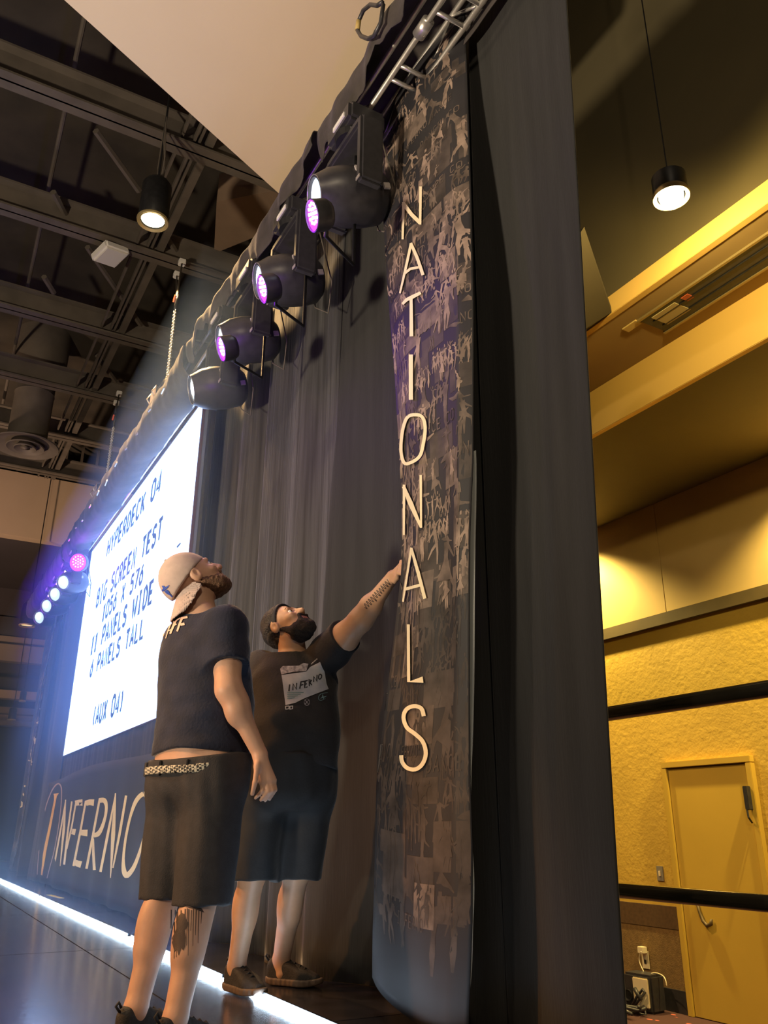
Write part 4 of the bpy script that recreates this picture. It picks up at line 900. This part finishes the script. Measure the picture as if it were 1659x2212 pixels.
dig1 = [([(556, 1652), (551, 1690), (545, 1715)], -.02, .010), ([(566, 1690), (567, 1708), (552, 1724)], .0, .0085), ([(575, 1689), (580, 1709), (564, 1728)], .0, .0088), ([(584, 1688), (589, 1708), (573, 1729)], .004, .0085), ([(592, 1687), (595, 1706), (582, 1727)], .012, .0075)]
DH = D1-.20
def body1(p):
    d = tower(p, tor(tz, 0, sh1), F1, L1)
    for a, b, c in ((hipR, knR, anR), (hipL, knL, anL)):
        d = smin(d, cone(p, a, b, .092, .064), .05); calf = b*.62+c*.38-F1*.022
        leg = smin(cone(p, b, c, .058, .040), cone(p, b+(c-b)*.12-F1*.006, b+(c-b)*.55-F1*.010, .054, .050), .03); leg = smin(leg, ell(p, calf, (.050, .050, .10)), .03); d = smin(d, leg, .03)
        d = smin(d, cone(p, c, c-Z*.05+F1*.02, .038, .030), .02)
    for sh_, el, wr in ((shR, elR, wrR), (shL, W1(.05, .235, 1.20), W1(.16, .22, 1.0))):
        arm = smin(cone(p, sh_, el, .062, .050), ell(p, sh_*.5+el*.5, (.055, .055, .085)), .03); fa = smin(cone(p, el, wr, .046, .029), ell(p, el*.72+wr*.28, (.048, .048, .070)), .03)
        d = smin(d, smin(arm, fa, .03), .03)
    d = smin(d, cone(p, HC1-hu1*.05-hf1*.02, nk1-Z*.02, .058, .068), .03); d = smin(d, cone(p, nk1-L1*.02, nk1-L1*.09-Z*.04, .055, .05), .04)
    d = smin(d, head_sdf(p, HC1, hf1, hl1, hu1), .02)
    kn = [atd(u, v, DH+dz) for (u, v), dz in (((564, 1688), .0), ((575, 1687), 0), ((584, 1686), .004), ((591, 1685), .012))]
    w0 = wrR+ (knk-wrR)*.12
    pal = None
    for k in kn:
        c = cone(p, w0, k, .021, .0125); pal = c if pal is None else smin(pal, c, .012)
    d = smin(d, pal, .012)
    for px, dz, r in dig1:
        P = [atd(u, v, DH+dz+(.0, -.004, .006)[i]) for i, (u, v) in enumerate(px)]
        d = smin(d, chain(p, P, [r*1.1, r, r*.82], .004), .005)
    d = smin(d, cone(p, wrR, atd(556, 1655, DH-.01), .022, .014), .014)
    return d
lo1 = np.minimum(O1-.50, wrR-.1); lo1[2] = .02; hi1 = np.maximum(O1+.50, wrR+.12); hi1[2] = 1.86
b1o = net_obj('body', body1, lo1, hi1, .0055, skin1, m1r, O1)
R1w = np.stack([F1, L1, Z], 1)*np.array([[.5], [.5], [1.]])
def tee1f(p):
    t = tower(p, tor([(.80, .165, .205), (.93, .17, .208), (1.08, .178, .205), (1.22, .172, .205), (1.36, .16, .212), (1.45, .134, .20), (1.515, .09, .13)], .0, sh1), F1, L1)
    fold = noise3(p*np.array([1, 1, .55]), 26, 5, .0085)+noise3(p*np.array([.6, .6, 2.0]), 38, 6, .006)*np.clip((1.25-p[:, 2])/.25, 0, 1)+noise3(p @ R1w, 75, 31, .0035)
    for s_, e_ in ((shR, elR), (shL, W1(.05, .235, 1.20))):
        en = s_+(e_-s_)*.62; sl = smin(cone(p, s_, en, .078, .082), ell(p, s_+Z*.0, (.088, .088, .080)), .03); sl = smax(sl, halfsp(p, en, e_-s_), .004); t = smin(t, sl, .045)
    t = smin(t, smax(cone(p, nk1-Z*.01, nk1-Z*.10, .070, .11), halfsp(p, nk1+Z*.012, (HC1-nk1)), .004), .03)
    t = t+fold
    return smax(t, (.962+.010*np.sin((p @ L1)*14) ) - p[:, 2], .004)
tee1o = net_obj('t_shirt', tee1f, lo1, hi1, .0065, tee1, m1r, O1)
def sho1f(p):
    up = tower(p, tor([(.70, .165, .205), (.84, .165, .208), (.925, .162, .203), (.98, .158, .198)], .0, lambda z: -.01), F1, L1)
    up = smax(up, .76-p[:, 2], .10); d = up
    for a, b in ((hipR, knR), (hipL, knL)):
        en = b-Z*.075; l = cone(p, a+Z*.02, en, .124, .108); l = smax(l, halfsp(p, en, (b-a)*np.array([.35, .35, 1])), .004); d = smin(d, l, .05)
    d = d + noise3(p*np.array([1, 1, .5]), 24, 9, .011)+noise3(p*np.array([1, 1, .4]), 80, 10, .0045)
    tilt = .962-.055*np.clip(.5-((p-O1) @ L1)/.4, 0, 1)*0 - .03*np.clip(-((p-O1) @ F1)/.16, 0, 1)
    return smax(d, p[:, 2]-tilt, .004)
sho1 = net_obj('shorts', sho1f, lo1, hi1, .0065, short1, m1r, O1)
# braided belt
def beltf(p):
    t = tower(p, tor([(.80, .171, .214), (1.0, .171, .214)], .0, lambda z: -.01), F1, L1); zc = .922-.03*np.clip(-((p-O1) @ F1)/.16, 0, 1)
    return smax(np.abs(t)-.004, np.abs(p[:, 2]-zc)-.017, .003)
beltm = mat('braided_belt', (.02, .02, .022), .7)
def braid(m):
    nt = m.node_tree; N = nt.nodes; L = nt.links; tc = N.new('ShaderNodeTexCoord'); mp = N.new('ShaderNodeMapping'); mp.inputs['Scale'].default_value = (1, 1, 1); mp.inputs['Rotation'].default_value = (0, .7, .3); L.new(tc.outputs['Object'], mp.inputs[0])
    ck = N.new('ShaderNodeTexChecker'); ck.inputs['Scale'].default_value = 110; ck.inputs['Color1'].default_value = (.60, .56, .46, 1); ck.inputs['Color2'].default_value = (.02, .02, .022, 1); L.new(mp.outputs[0], ck.inputs['Vector']); L.new(ck.outputs['Color'], N['Principled BSDF'].inputs['Base Color'])
braid(beltm)
net_obj('belt', beltf, lo1+np.array([0, 0, .75]), np.array([hi1[0], hi1[1], 1.04]), .0065, beltm, m1r, O1)
for k_ in (-.12, .02, .14):
    b_ = O1 - F1*(.178) + L1*k_; b_ = b_ + F1*(.03*abs(k_)/.14)
    MB().box(tuple(b_+Z*.90-O1), (.02, .02, .055), Matrix.Rotation(math.atan2(F1[1], F1[0]), 3, 'Z')).build('belt_loop', short1, sho1, .003)
# cap
Rh = np.stack([hf1, hl1, hu1], 1); ca, sa = math.cos(math.radians(-12)), math.sin(math.radians(-12))
def capf(p):
    q = (p-HC1) @ Rh; x = q[:, 0]*ca - q[:, 2]*sa; z = q[:, 0]*sa + q[:, 2]*ca; q = np.stack([x, q[:, 1], z], 1)
    d = ell(q, (-.020, 0, .030), (.116, .092, .118)); seam = .0015*np.exp(-(np.abs(q[:, 1])/.003)**2) + .0012*np.exp(-((q[:, 0]+.02)/.003)**2)
    d = smax(d-seam, .020-q[:, 2], .004); return d+noise3(p, 40, 2, .0015)
capo = net_obj('cap', capf, HC1-.22, HC1+.22, .0055, capm, m1r, O1)
def brimf(p):
    q = (p-HC1) @ Rh; x = q[:, 0]*ca - q[:, 2]*sa; z = q[:, 0]*sa + q[:, 2]*ca; y = q[:, 1]
    out = np.sqrt(((x+.075)/.140)**2+(y/.094)**2)-1; zs = .022 - 9.0*y*y - .40*np.clip(-(x+.085), 0, 1)
    d = np.maximum(out*.086, np.abs(z-zs)-.0045); d = np.maximum(d, x+.035); return d
net_obj('brim', brimf, HC1-.30, HC1+.28, .005, capm, capo, O1)
MB().lathe([(.0001, .012), (.006, .010), (.009, .004), (.009, -.002)], tuple(HC1+hu1*.140*.98-hf1*.035-O1), 12, Vector(hu1-hf1*.15).to_track_quat('Z', 'X').to_matrix(), False).build('button', mat('cap_button', (.35, .30, .24), .7), capo, 0, True)
def beard1(p):
    q = (p-HC1) @ Rh; d = ell(q, (.042, 0, -.085), (.060, .066, .050)); d = smin(d, ell(q, (.074, 0, -.108), (.030, .036, .028)), .02)
    d = smin(d, cone(q, (.0, -.062, -.050), (.05, -.048, -.088), .020, .024), .03); d = smin(d, cone(q, (.0, .062, -.050), (.05, .048, -.088), .020, .024), .03)
    m_ = cone(q, (.096, -.02, -.050), (.096, .02, -.050), .010, .010); d = smin(d, m_, .01)
    return smax(d, -ell(q, (.106, 0, -.066), (.018, .024, .011)), .006)+noise3(p, 220, 4, .003)
net_obj('beard', beard1, HC1-.2, HC1+.2, .0045, brown_b, m1r, O1)
eyes(m1r, O1, HC1, hf1, hl1, hu1, hf1)
R = np.stack([F1, L1, Z], 1)
shoe('shoe', [anR[0]-F1[0]*.075, anR[1]-F1[1]*.075, 0], [anR[0]+F1[0]*.22, anR[1]+F1[1]*.22, 0], m1r, O1, shoem, solem)
shoe('shoe', [anL[0]-F1[0]*.075, anL[1]-F1[1]*.075, 0], [anL[0]+F1[0]*.22, anL[1]+F1[1]*.22, 0], m1r, O1, shoem, solem)
bpy.context.view_layer.update()
bs = bvh_of([tee1o]); pk = mat('pink_cream_print', (.78, .50, .40), .6, var=.03)
zo, zs_ = (330, 1190), 9.2167
for st in ([([(232, 1520), (290, 1490), (322, 1478)], 20), ([(262, 1560), (222, 1690), (172, 1805)], 24)],
           [([(272, 1745), (330, 1560), (395, 1420), (425, 1418), (432, 1450), (350, 1655)], [16, 22, 26, 26, 24, 18]), ([(325, 1600), (385, 1570)], 18)],
           [([(368, 1660), (430, 1510), (478, 1395), (560, 1340)], [16, 24, 28, 26]), ([(440, 1490), (482, 1465)], 26)],
           [([(495, 1610), (545, 1460), (590, 1350), (700, 1325)], [36, 40, 46, 44]), ([(560, 1478), (640, 1462)], 48)]):
    decal('print_letter', *strokes(st, zo, zs_), bs, pk, tee1o, .0035, 5)
bc = bvh_of([capo]); lg = mat('blue_logo_thread', (.03, .08, .45), .6)
def px9(pts): return [(zo[0]+x/zs_, zo[1]+y/zs_) for x, y in pts]
decal('cap_emblem', *polyfill(px9([(188, 690), (235, 690), (255, 720), (320, 680), (335, 690), (290, 745), (225, 800), (195, 800), (192, 770), (215, 745)])), bc, lg, capo, .003, 4)
decal('cap_emblem', *polyfill(px9([(245, 800), (285, 765), (330, 800), (350, 850), (398, 895), (380, 915), (345, 875), (290, 850), (262, 825)])), bc, lg, capo, .003, 4)
# tattoo on the right calf: dark dome, trailing drips (a plain stand-in)
bleg = bvh_of([b1o]); t0, ts = (220, 1580), 3.1904
def p4(pts): return [(t0[0]+x/ts, t0[1]+y/ts) for x, y in pts]
decal('tattoo', *polyfill(p4([(520, 1190), (580, 1168), (640, 1180), (690, 1225), (705, 1250), (640, 1225), (560, 1205)])), bleg, inkt, b1o, .0015, 6)
decal('tattoo', *polyfill(p4([(532, 1270), (552, 1250), (575, 1262), (580, 1290), (598, 1320), (590, 1350), (572, 1370), (580, 1420), (574, 1480), (560, 1510), (548, 1490), (530, 1545), (518, 1500), (502, 1520), (490, 1470), (478, 1440), (500, 1395), (520, 1350), (512, 1310)])), bleg, inkt, b1o, .0015, 6)
drips = [([(u, 1225+8*math.sin(u)), (u-6, 1225+ln)], [7, 3]) for u, ln in ((505, 160), (525, 120), (548, 140), (575, 150), (600, 320), (618, 150), (632, 255), (650, 180), (668, 235), (688, 100), (590, 250), (520, 330), (478, 300), (505, 340))]
decal('tattoo', *strokes(drips, t0, ts), bleg, inkt, b1o, .0015, 8)['kind'] = 'stuff'
# ================================================================== second man: facing us, left arm raised to the banner
D2 = 4.06
v2 = unit(np.array([*(atd(620, 1700, D2)[:2]-CAM[:2]), 0])); r2 = np.array([v2[1], -v2[0], 0]); r2 = r2 if r2 @ RIGHT > 0 else -r2
F2 = unit(-.94*v2+.34*r2); L2 = np.array([-F2[1], F2[0], 0])
pe2 = atd(620, 1690, D2); O2 = np.array([pe2[0], pe2[1], 0])
def W2(f, l, z): return O2 + F2*f + L2*l + Z*z
m2r = empty('person', tuple(O2), 'bearded man in black printed tee and black shorts reaching up to hold the banner', 'person')
an2R, an2L = atz(511, 2088, .10), atz(607, 2076, .10)
hp2R, hp2L = W2(0, -.11, .92), W2(0, .11, .92)
kn2R = .5*(hp2R+an2R)+F2*.025; kn2R[2] = .51; kn2L = .5*(hp2L+an2L)+F2*.025; kn2L[2] = .51
hand = aty(861, 1235, -.13); wr2 = aty(848, 1246, -.135); wr2 = wr2*.85+atd(848, 1246, D2-.2)*.15
sh2L = atd(712, 1408, D2-.10); el2L = atd(780, 1338, D2-.30); sh2R = atd(561, 1446, D2+.02); el2R = atd(541, 1572, D2+.05); wr2R = atd(560, 1655, D2-.04)
HC2 = atd(621, 1354, D2-.06); nk2 = atd(634, 1420, D2-.03)
hf2, hl2, hu2 = head_frame(.66*(math.cos(.86)*r2-math.sin(.86)*v2)+.75*Z, .75*v2+.66*r2)
ch2 = atd(632, 1490, D2-.02)
def tor2(secs, shift):
    out = []
    for z, dd, ww in secs:
        t = np.clip((z-.8)/.6, 0, 1); c = O2*(1-t)+np.array([ch2[0], ch2[1], 0])*t+F2*shift(z); out.append((z, c[0], c[1], dd, ww))
    return out
bel = lambda z: .045*math.exp(-((z-1.10)/.17)**2)
tz2 = [(.80, .15, .185), (.96, .175, .20), (1.10, .185, .205), (1.24, .165, .195), (1.37, .145, .195), (1.43, .11, .18), (1.47, .08, .12)]
def body2(p):
    d = tower(p, tor2(tz2, bel), F2, L2)
    for a, b, c in ((hp2R, kn2R, an2R), (hp2L, kn2L, an2L)):
        d = smin(d, cone(p, a, b, .09, .068), .05); leg = smin(cone(p, b, c, .062, .040), ell(p, b*.62+c*.38-F2*.018, (.056, .056, .11)), .03); d = smin(d, leg, .03)
        d = smin(d, cone(p, c, c-Z*.05+F2*.02, .038, .030), .02)
    for s_, e_, w_ in ((sh2L, el2L, wr2), (sh2R, el2R, wr2R)):
        arm = smin(cone(p, s_, e_, .068, .056), ell(p, s_*.5+e_*.5-Z*.01, (.064, .064, .07)), .03); fa = smin(cone(p, e_, w_, .050, .030), ell(p, e_*.70+w_*.30, (.052, .052, .055)), .03); d = smin(d, smin(arm, fa, .03), .03)
    d = smin(d, cone(p, HC2-hu2*.05-hf2*.02, nk2-Z*.03, .062, .072), .03); d = smin(d, head_sdf(p, HC2, hf2, hl2, hu2), .02)
    # gripping hand: palm, four fingers closing round the banner edge, thumb below
    e = unit(hand-wr2); dn = unit(np.cross(e, F2)); dn = dn if dn[2] < 0 else -dn; ax = np.array([1., 0, 0])
    pal = None
    for i in range(4):
        k = wr2+e*.085-dn*(.030-.019*i)*1.0
        c = cone(p, wr2+e*.012, k, .021, .0125); pal = c if pal is None else smin(pal, c, .012)
        m_ = k+e*.030+np.array([.006, -.012, .004]); t_ = m_+np.array([.024, .004, -.004-.002*i]); u_ = t_+np.array([.008, .016, -.006])
        pal = smin(pal, chain(p, [k, m_, t_, u_], [.0105, .0095, .0088, .008], .004), .005)
    d = smin(d, pal, .012)
    th_ = wr2+e*.025+dn*.026; d = smin(d, chain(p, [th_, th_+e*.030+dn*.014, th_+e*.058+dn*.008], [.014, .0115, .0095], .006), .010)
    # relaxed right hand by the hip
    q0 = wr2R; hd = unit(np.array([0, 0, -1.])+F2*.3)
    for i in range(4):
        k = q0+hd*.085+F2*(.03-.019*i); d = smin(d, cone(p, q0, k, .020, .012), .012); d = smin(d, chain(p, [k, k+hd*.035, k+hd*.06-L2*-.012], [.010, .009, .008], .004), .005)
    d = smin(d, chain(p, [q0+hd*.02+F2*.02, q0+hd*.06+F2*.045, q0+hd*.085+F2*.04], [.013, .011, .009], .005), .01)
    return d
lo2 = O2-.52; hi2 = O2+.52; lo2[2] = .02; hi2[2] = 1.80
hi2 = np.maximum(hi2, np.array([*(hand[:2]+.16), 1.9])); lo2 = np.minimum(lo2, np.array([*(hand[:2]-.16), .02]))
b2o = net_obj('body', body2, lo2, hi2, .0055, skin2, m2r, O2)
def tee2f(p):
    t = tower(p, tor2([(.84, .185, .218), (.98, .20, .224), (1.12, .205, .226), (1.25, .188, .218), (1.37, .165, .215), (1.44, .128, .195), (1.475, .088, .13)], bel), F2, L2)
    for s_, e_, fr_ in ((sh2L, el2L, .50), (sh2R, el2R, .66)):
        en = s_+(e_-s_)*fr_; sl = smin(cone(p, s_, en, .088, .088), ell(p, s_, (.095, .095, .085)), .03); sl = smax(sl, halfsp(p, en, e_-s_), .004); t = smin(t, sl, .05)
    t = smin(t, smax(cone(p, nk2-Z*.07, nk2-Z*.14, .080, .12), halfsp(p, nk2-Z*.068+F2*.02, (HC2-nk2)+F2*.16), .004), .03)
    arm_pull = noise3(p @ np.stack([L2, F2, Z], 1)*np.array([.9, .5, 1.3]), 24, 15, .010)
    t = t+arm_pull+noise3(p*np.array([.5, .5, 2.0]), 34, 16, .007)*np.clip((1.2-p[:, 2])/.25, 0, 1)
    t = t+noise3(p*np.array([.6, .6, 1.2]), 70, 33, .0035)
    return smax(t, (.945+.012*np.sin((p @ L2)*8+1))-p[:, 2], .004)
tee2o = net_obj('t_shirt', tee2f, lo2, hi2, .0065, tee2, m2r, O2)
def sho2f(p):
    d = smax(tower(p, tor2([(.66, .17, .20), (.80, .19, .215), (1.0, .20, .205)], bel), F2, L2), .76-p[:, 2], .10)
    for a, b in ((hp2R, kn2R), (hp2L, kn2L)):
        en = b-Z*.075; en = np.array([en[0], en[1], .46]); l = smax(cone(p, a, en, .120, .112), .468-p[:, 2], .004); d = smin(d, l, .06)
    return d+noise3(p*np.array([1, 1, .35]), 22, 19, .009)+noise3(p*np.array([1, 1, .3]), 75, 20, .004)
sho2 = net_obj('shorts', sho2f, lo2, hi2, .0065, short2, m2r, O2)
R2 = np.stack([hf2, hl2, hu2], 1)
def beard2(p):
    q = (p-HC2) @ R2; d = ell(q, (.040, 0, -.094), (.064, .066, .048)); d = smin(d, ell(q, (.078, 0, -.118), (.036, .042, .036)), .02)
    for s in (-1, 1): d = smin(d, cone(q, (.0, s*.068, -.035), (.035, s*.054, -.092), .009, .022), .02)
    d = smin(d, cone(q, (.099, -.022, -.050), (.099, .022, -.050), .0085, .0085), .008); d = smin(d, cone(q, (.097, .024, -.052), (.085, .034, -.09), .009, .014), .01); d = smin(d, cone(q, (.097, -.024, -.052), (.085, -.034, -.09), .009, .014), .01)
    return smax(d, -ell(q, (.108, 0, -.066), (.022, .023, .011)), .005)+noise3(p, 240, 8, .0028)
net_obj('beard', beard2, HC2-.22, HC2+.22, .0045, black_b, m2r, O2)
def lipsf(p):
    q = (p-HC2) @ R2; return smin(cone(q, (.098, -.017, -.062), (.098, .017, -.062), .006, .006), cone(q, (.097, -.014, -.0735), (.097, .014, -.0735), .0075, .0075), .004)
net_obj('lips', lipsf, HC2-.15, HC2+.15, .004, lipm, m2r, O2)
def hairf(p):
    q = (p-HC2) @ R2; d = ell(q, (-.026, 0, .040), (.108, .088, .106)); cut = (q[:, 0]-.022)*.80-(q[:, 2]-.05)*.60
    d = smax(d, cut, .006); d = smax(d, -.075-q[:, 2], .01); d = smax(d, -ell(q, (-.012, .09, -.005), (.030, .03, .040)), .006); d = smax(d, -ell(q, (-.012, -.09, -.005), (.030, .03, .040)), .006)
    return d+.0035*np.sin(q[:, 0]*55+9*np.sin(q[:, 2]*22)+q[:, 1]*60)+noise3(p, 130, 12, .002)
net_obj('hair', hairf, HC2-.22, HC2+.22, .005, hairm, m2r, O2)
def bandf(p):
    q = (p-HC2) @ R2; d = np.abs(ell(q, (-.020, 0, .038), (.106, .086, .104)))-.005; u = (q[:, 0]-.030)*.80-(q[:, 2]-.05)*.60
    return smax(d, np.abs(u)-.011, .003)
net_obj('headband', bandf, HC2-.22, HC2+.22, .005, bandm, m2r, O2)
def browf(p):
    q = (p-HC2) @ R2; return np.minimum(chain(q, [(.090, .014, .026), (.090, .032, .032), (.078, .050, .026)], [.004, .0055, .003], .003), chain(q, [(.090, -.014, .026), (.090, -.032, .032), (.078, -.050, .026)], [.004, .0055, .003], .003))
net_obj('eyebrows', browf, HC2-.16, HC2+.16, .0035, black_b, m2r, O2)
eyes(m2r, O2, HC2, hf2, hl2, hu2, unit(hf2+.25*hu2*0+.2*r2))
t1 = unit(np.array([*(atz(566, 2172, 0)-atz(478, 2150, 0))[:2], 0]))
shoe('shoe', [*(an2R-t1*.075)[:2], 0], [*(an2R+t1*.215)[:2], 0], m2r, O2, shoem, solem, .05)
t2 = unit(F2*.5+r2*.9)
shoe('shoe', [*(an2L-t2*.075)[:2], 0], [*(an2L+t2*.215)[:2], 0], m2r, O2, shoem, solem, .05)
# shirt print
bpy.context.view_layer.update(); bt = bvh_of([tee2o]); q0, qs = (560, 1290), 8.295
def p8(pts): return [(q0[0]+x/qs, q0[1]+y/qs) for x, y in pts]
pw = mat('grey_white_print', (.50, .50, .52), .7, col2=(.34, .36, .42), vs=12); pd = mat('print_black', (.012, .012, .014), .7); pt = mat('teal_print', (.14, .24, .27), .7); pgr = mat('grey_print', (.30, .28, .30), .7, var=.5, vs=60)
decal('print_patch', *polyfill(p8([(400, 1400), (840, 1340), (905, 1260), (1095, 1155), (1130, 1250), (1165, 1330), (1180, 1450), (1200, 1560), (1235, 1650), (1000, 1740), (810, 1815), (640, 1900), (470, 1940), (440, 1700), (415, 1500)])), bt, pw, tee2o, .003, 5)
decal('print_strip', *polyfill(p8([(375, 1290), (420, 1240), (700, 1235), (790, 1185), (880, 1200), (840, 1330), (600, 1345), (395, 1390)])), bt, pgr, tee2o, .003, 5)
INF = [[([(530, 1690), (545, 1570)], 26)], [([(600, 1675), (605, 1560), (660, 1655), (668, 1545)], 22)], [([(722, 1645), (745, 1520), (800, 1515)], 24), ([(735, 1585), (785, 1570)], 20)], [([(862, 1495), (815, 1510), (808, 1630), (858, 1610)], 22), ([(812, 1570), (850, 1555)], 18)], [([(890, 1600), (885, 1480), (925, 1495), (900, 1540), (935, 1580)], 20)], [([(965, 1525), (968, 1430), (1020, 1510), (1025, 1400)], 20)], [([(1070, 1390), (1105, 1400), (1100, 1450), (1065, 1475), (1050, 1440), (1070, 1390)], 18)]]
for st in INF: decal('print_letter', *strokes(st, q0, qs), bt, pd, tee2o, .005, 4)
bars = [([(500, 1715+i*36), (790-i*50, 1715+i*30)], 14) for i in range(4)]
for st in bars: decal('print_bar', *strokes([st], q0, qs), bt, pt, tee2o, .0045, 5)
for a, b in ((470, 540), (545, 605)): decal('print_box', *strokes([([(a, 1960), (b-8, 1955), (b-10, 2005), (a+5, 2012), (a, 1960)], 14)], q0, qs), bt, pw, tee2o, .003, 4)
star = [(850+48*math.cos(a), 1885+58*math.sin(a)) for a in np.linspace(0, 2*PI, 13)]
decal('print_ring', *strokes([(star, 10), ([(820, 1920), (880, 1850)], 12), ([(820, 1850), (880, 1920)], 12)], q0, qs), bt, pgr, tee2o, .003, 4)
decal('print_star', *polyfill(p8([(1130, 1735), (1145, 1785), (1205, 1775), (1155, 1805), (1150, 1840), (1130, 1810), (1085, 1825), (1118, 1790)])), bt, pt, tee2o, .003, 4)
decal('print_star', *strokes([([(1220, 1715), (1150, 1725), (1090, 1745), (1060, 1790), (1065, 1840), (1110, 1850), (1180, 1820)], [5, 8, 10, 10, 9, 8, 5])], q0, qs), bt, pt, tee2o, .003, 4)
for i in range(6):
    x0_ = 930+20*i; y0_ = 1190-18*i; decal('print_check', *polyfill(p8([(x0_, y0_), (x0_+13, y0_-10), (x0_+16, y0_+12), (x0_+3, y0_+22)])), bt, pw, tee2o, .003, 4)
# script tattoo on the raised forearm
ba = bvh_of([b2o]); g0, gs = (480, 1180), 3.95
w_ = []
for i in range(40):
    t = i/39; x = 1215+ (1425-1215)*t; y = 520+(300-520)*t; o = 26*math.sin(i*1.9)*(1 if i % 7 else 1.5); w_.append((x+o*.70, y+o*.72))
decal('tattoo', *strokes([(w_, 5)], g0, gs), ba, inkt, b2o, .0015, 5)
# ------------------------------------------------------------------ haze volume added to imitate the blue lens glare around the screen
hz = MB().b2((-5.5, -.80, .003), (8.1, -.03, 4.38)).build('stage_haze', None)  # added volume, stands in for the lens glare
hm = bpy.data.materials.new('stage_haze'); hm.use_nodes = True; nt = hm.node_tree; nt.nodes.clear()  # material of the added glare volume
vo = nt.nodes.new('ShaderNodeVolumeScatter'); vo.inputs['Density'].default_value = .085; vo.inputs['Anisotropy'].default_value = .5; vo.inputs['Color'].default_value = (.36, .56, 1, 1)
ou = nt.nodes.new('ShaderNodeOutputMaterial'); nt.links.new(vo.outputs[0], ou.inputs['Volume']); hz.data.materials.append(hm)
setp(hz, 'added bluish haze imitating screen glare in front of the drapes', 'haze', None, 'stuff')
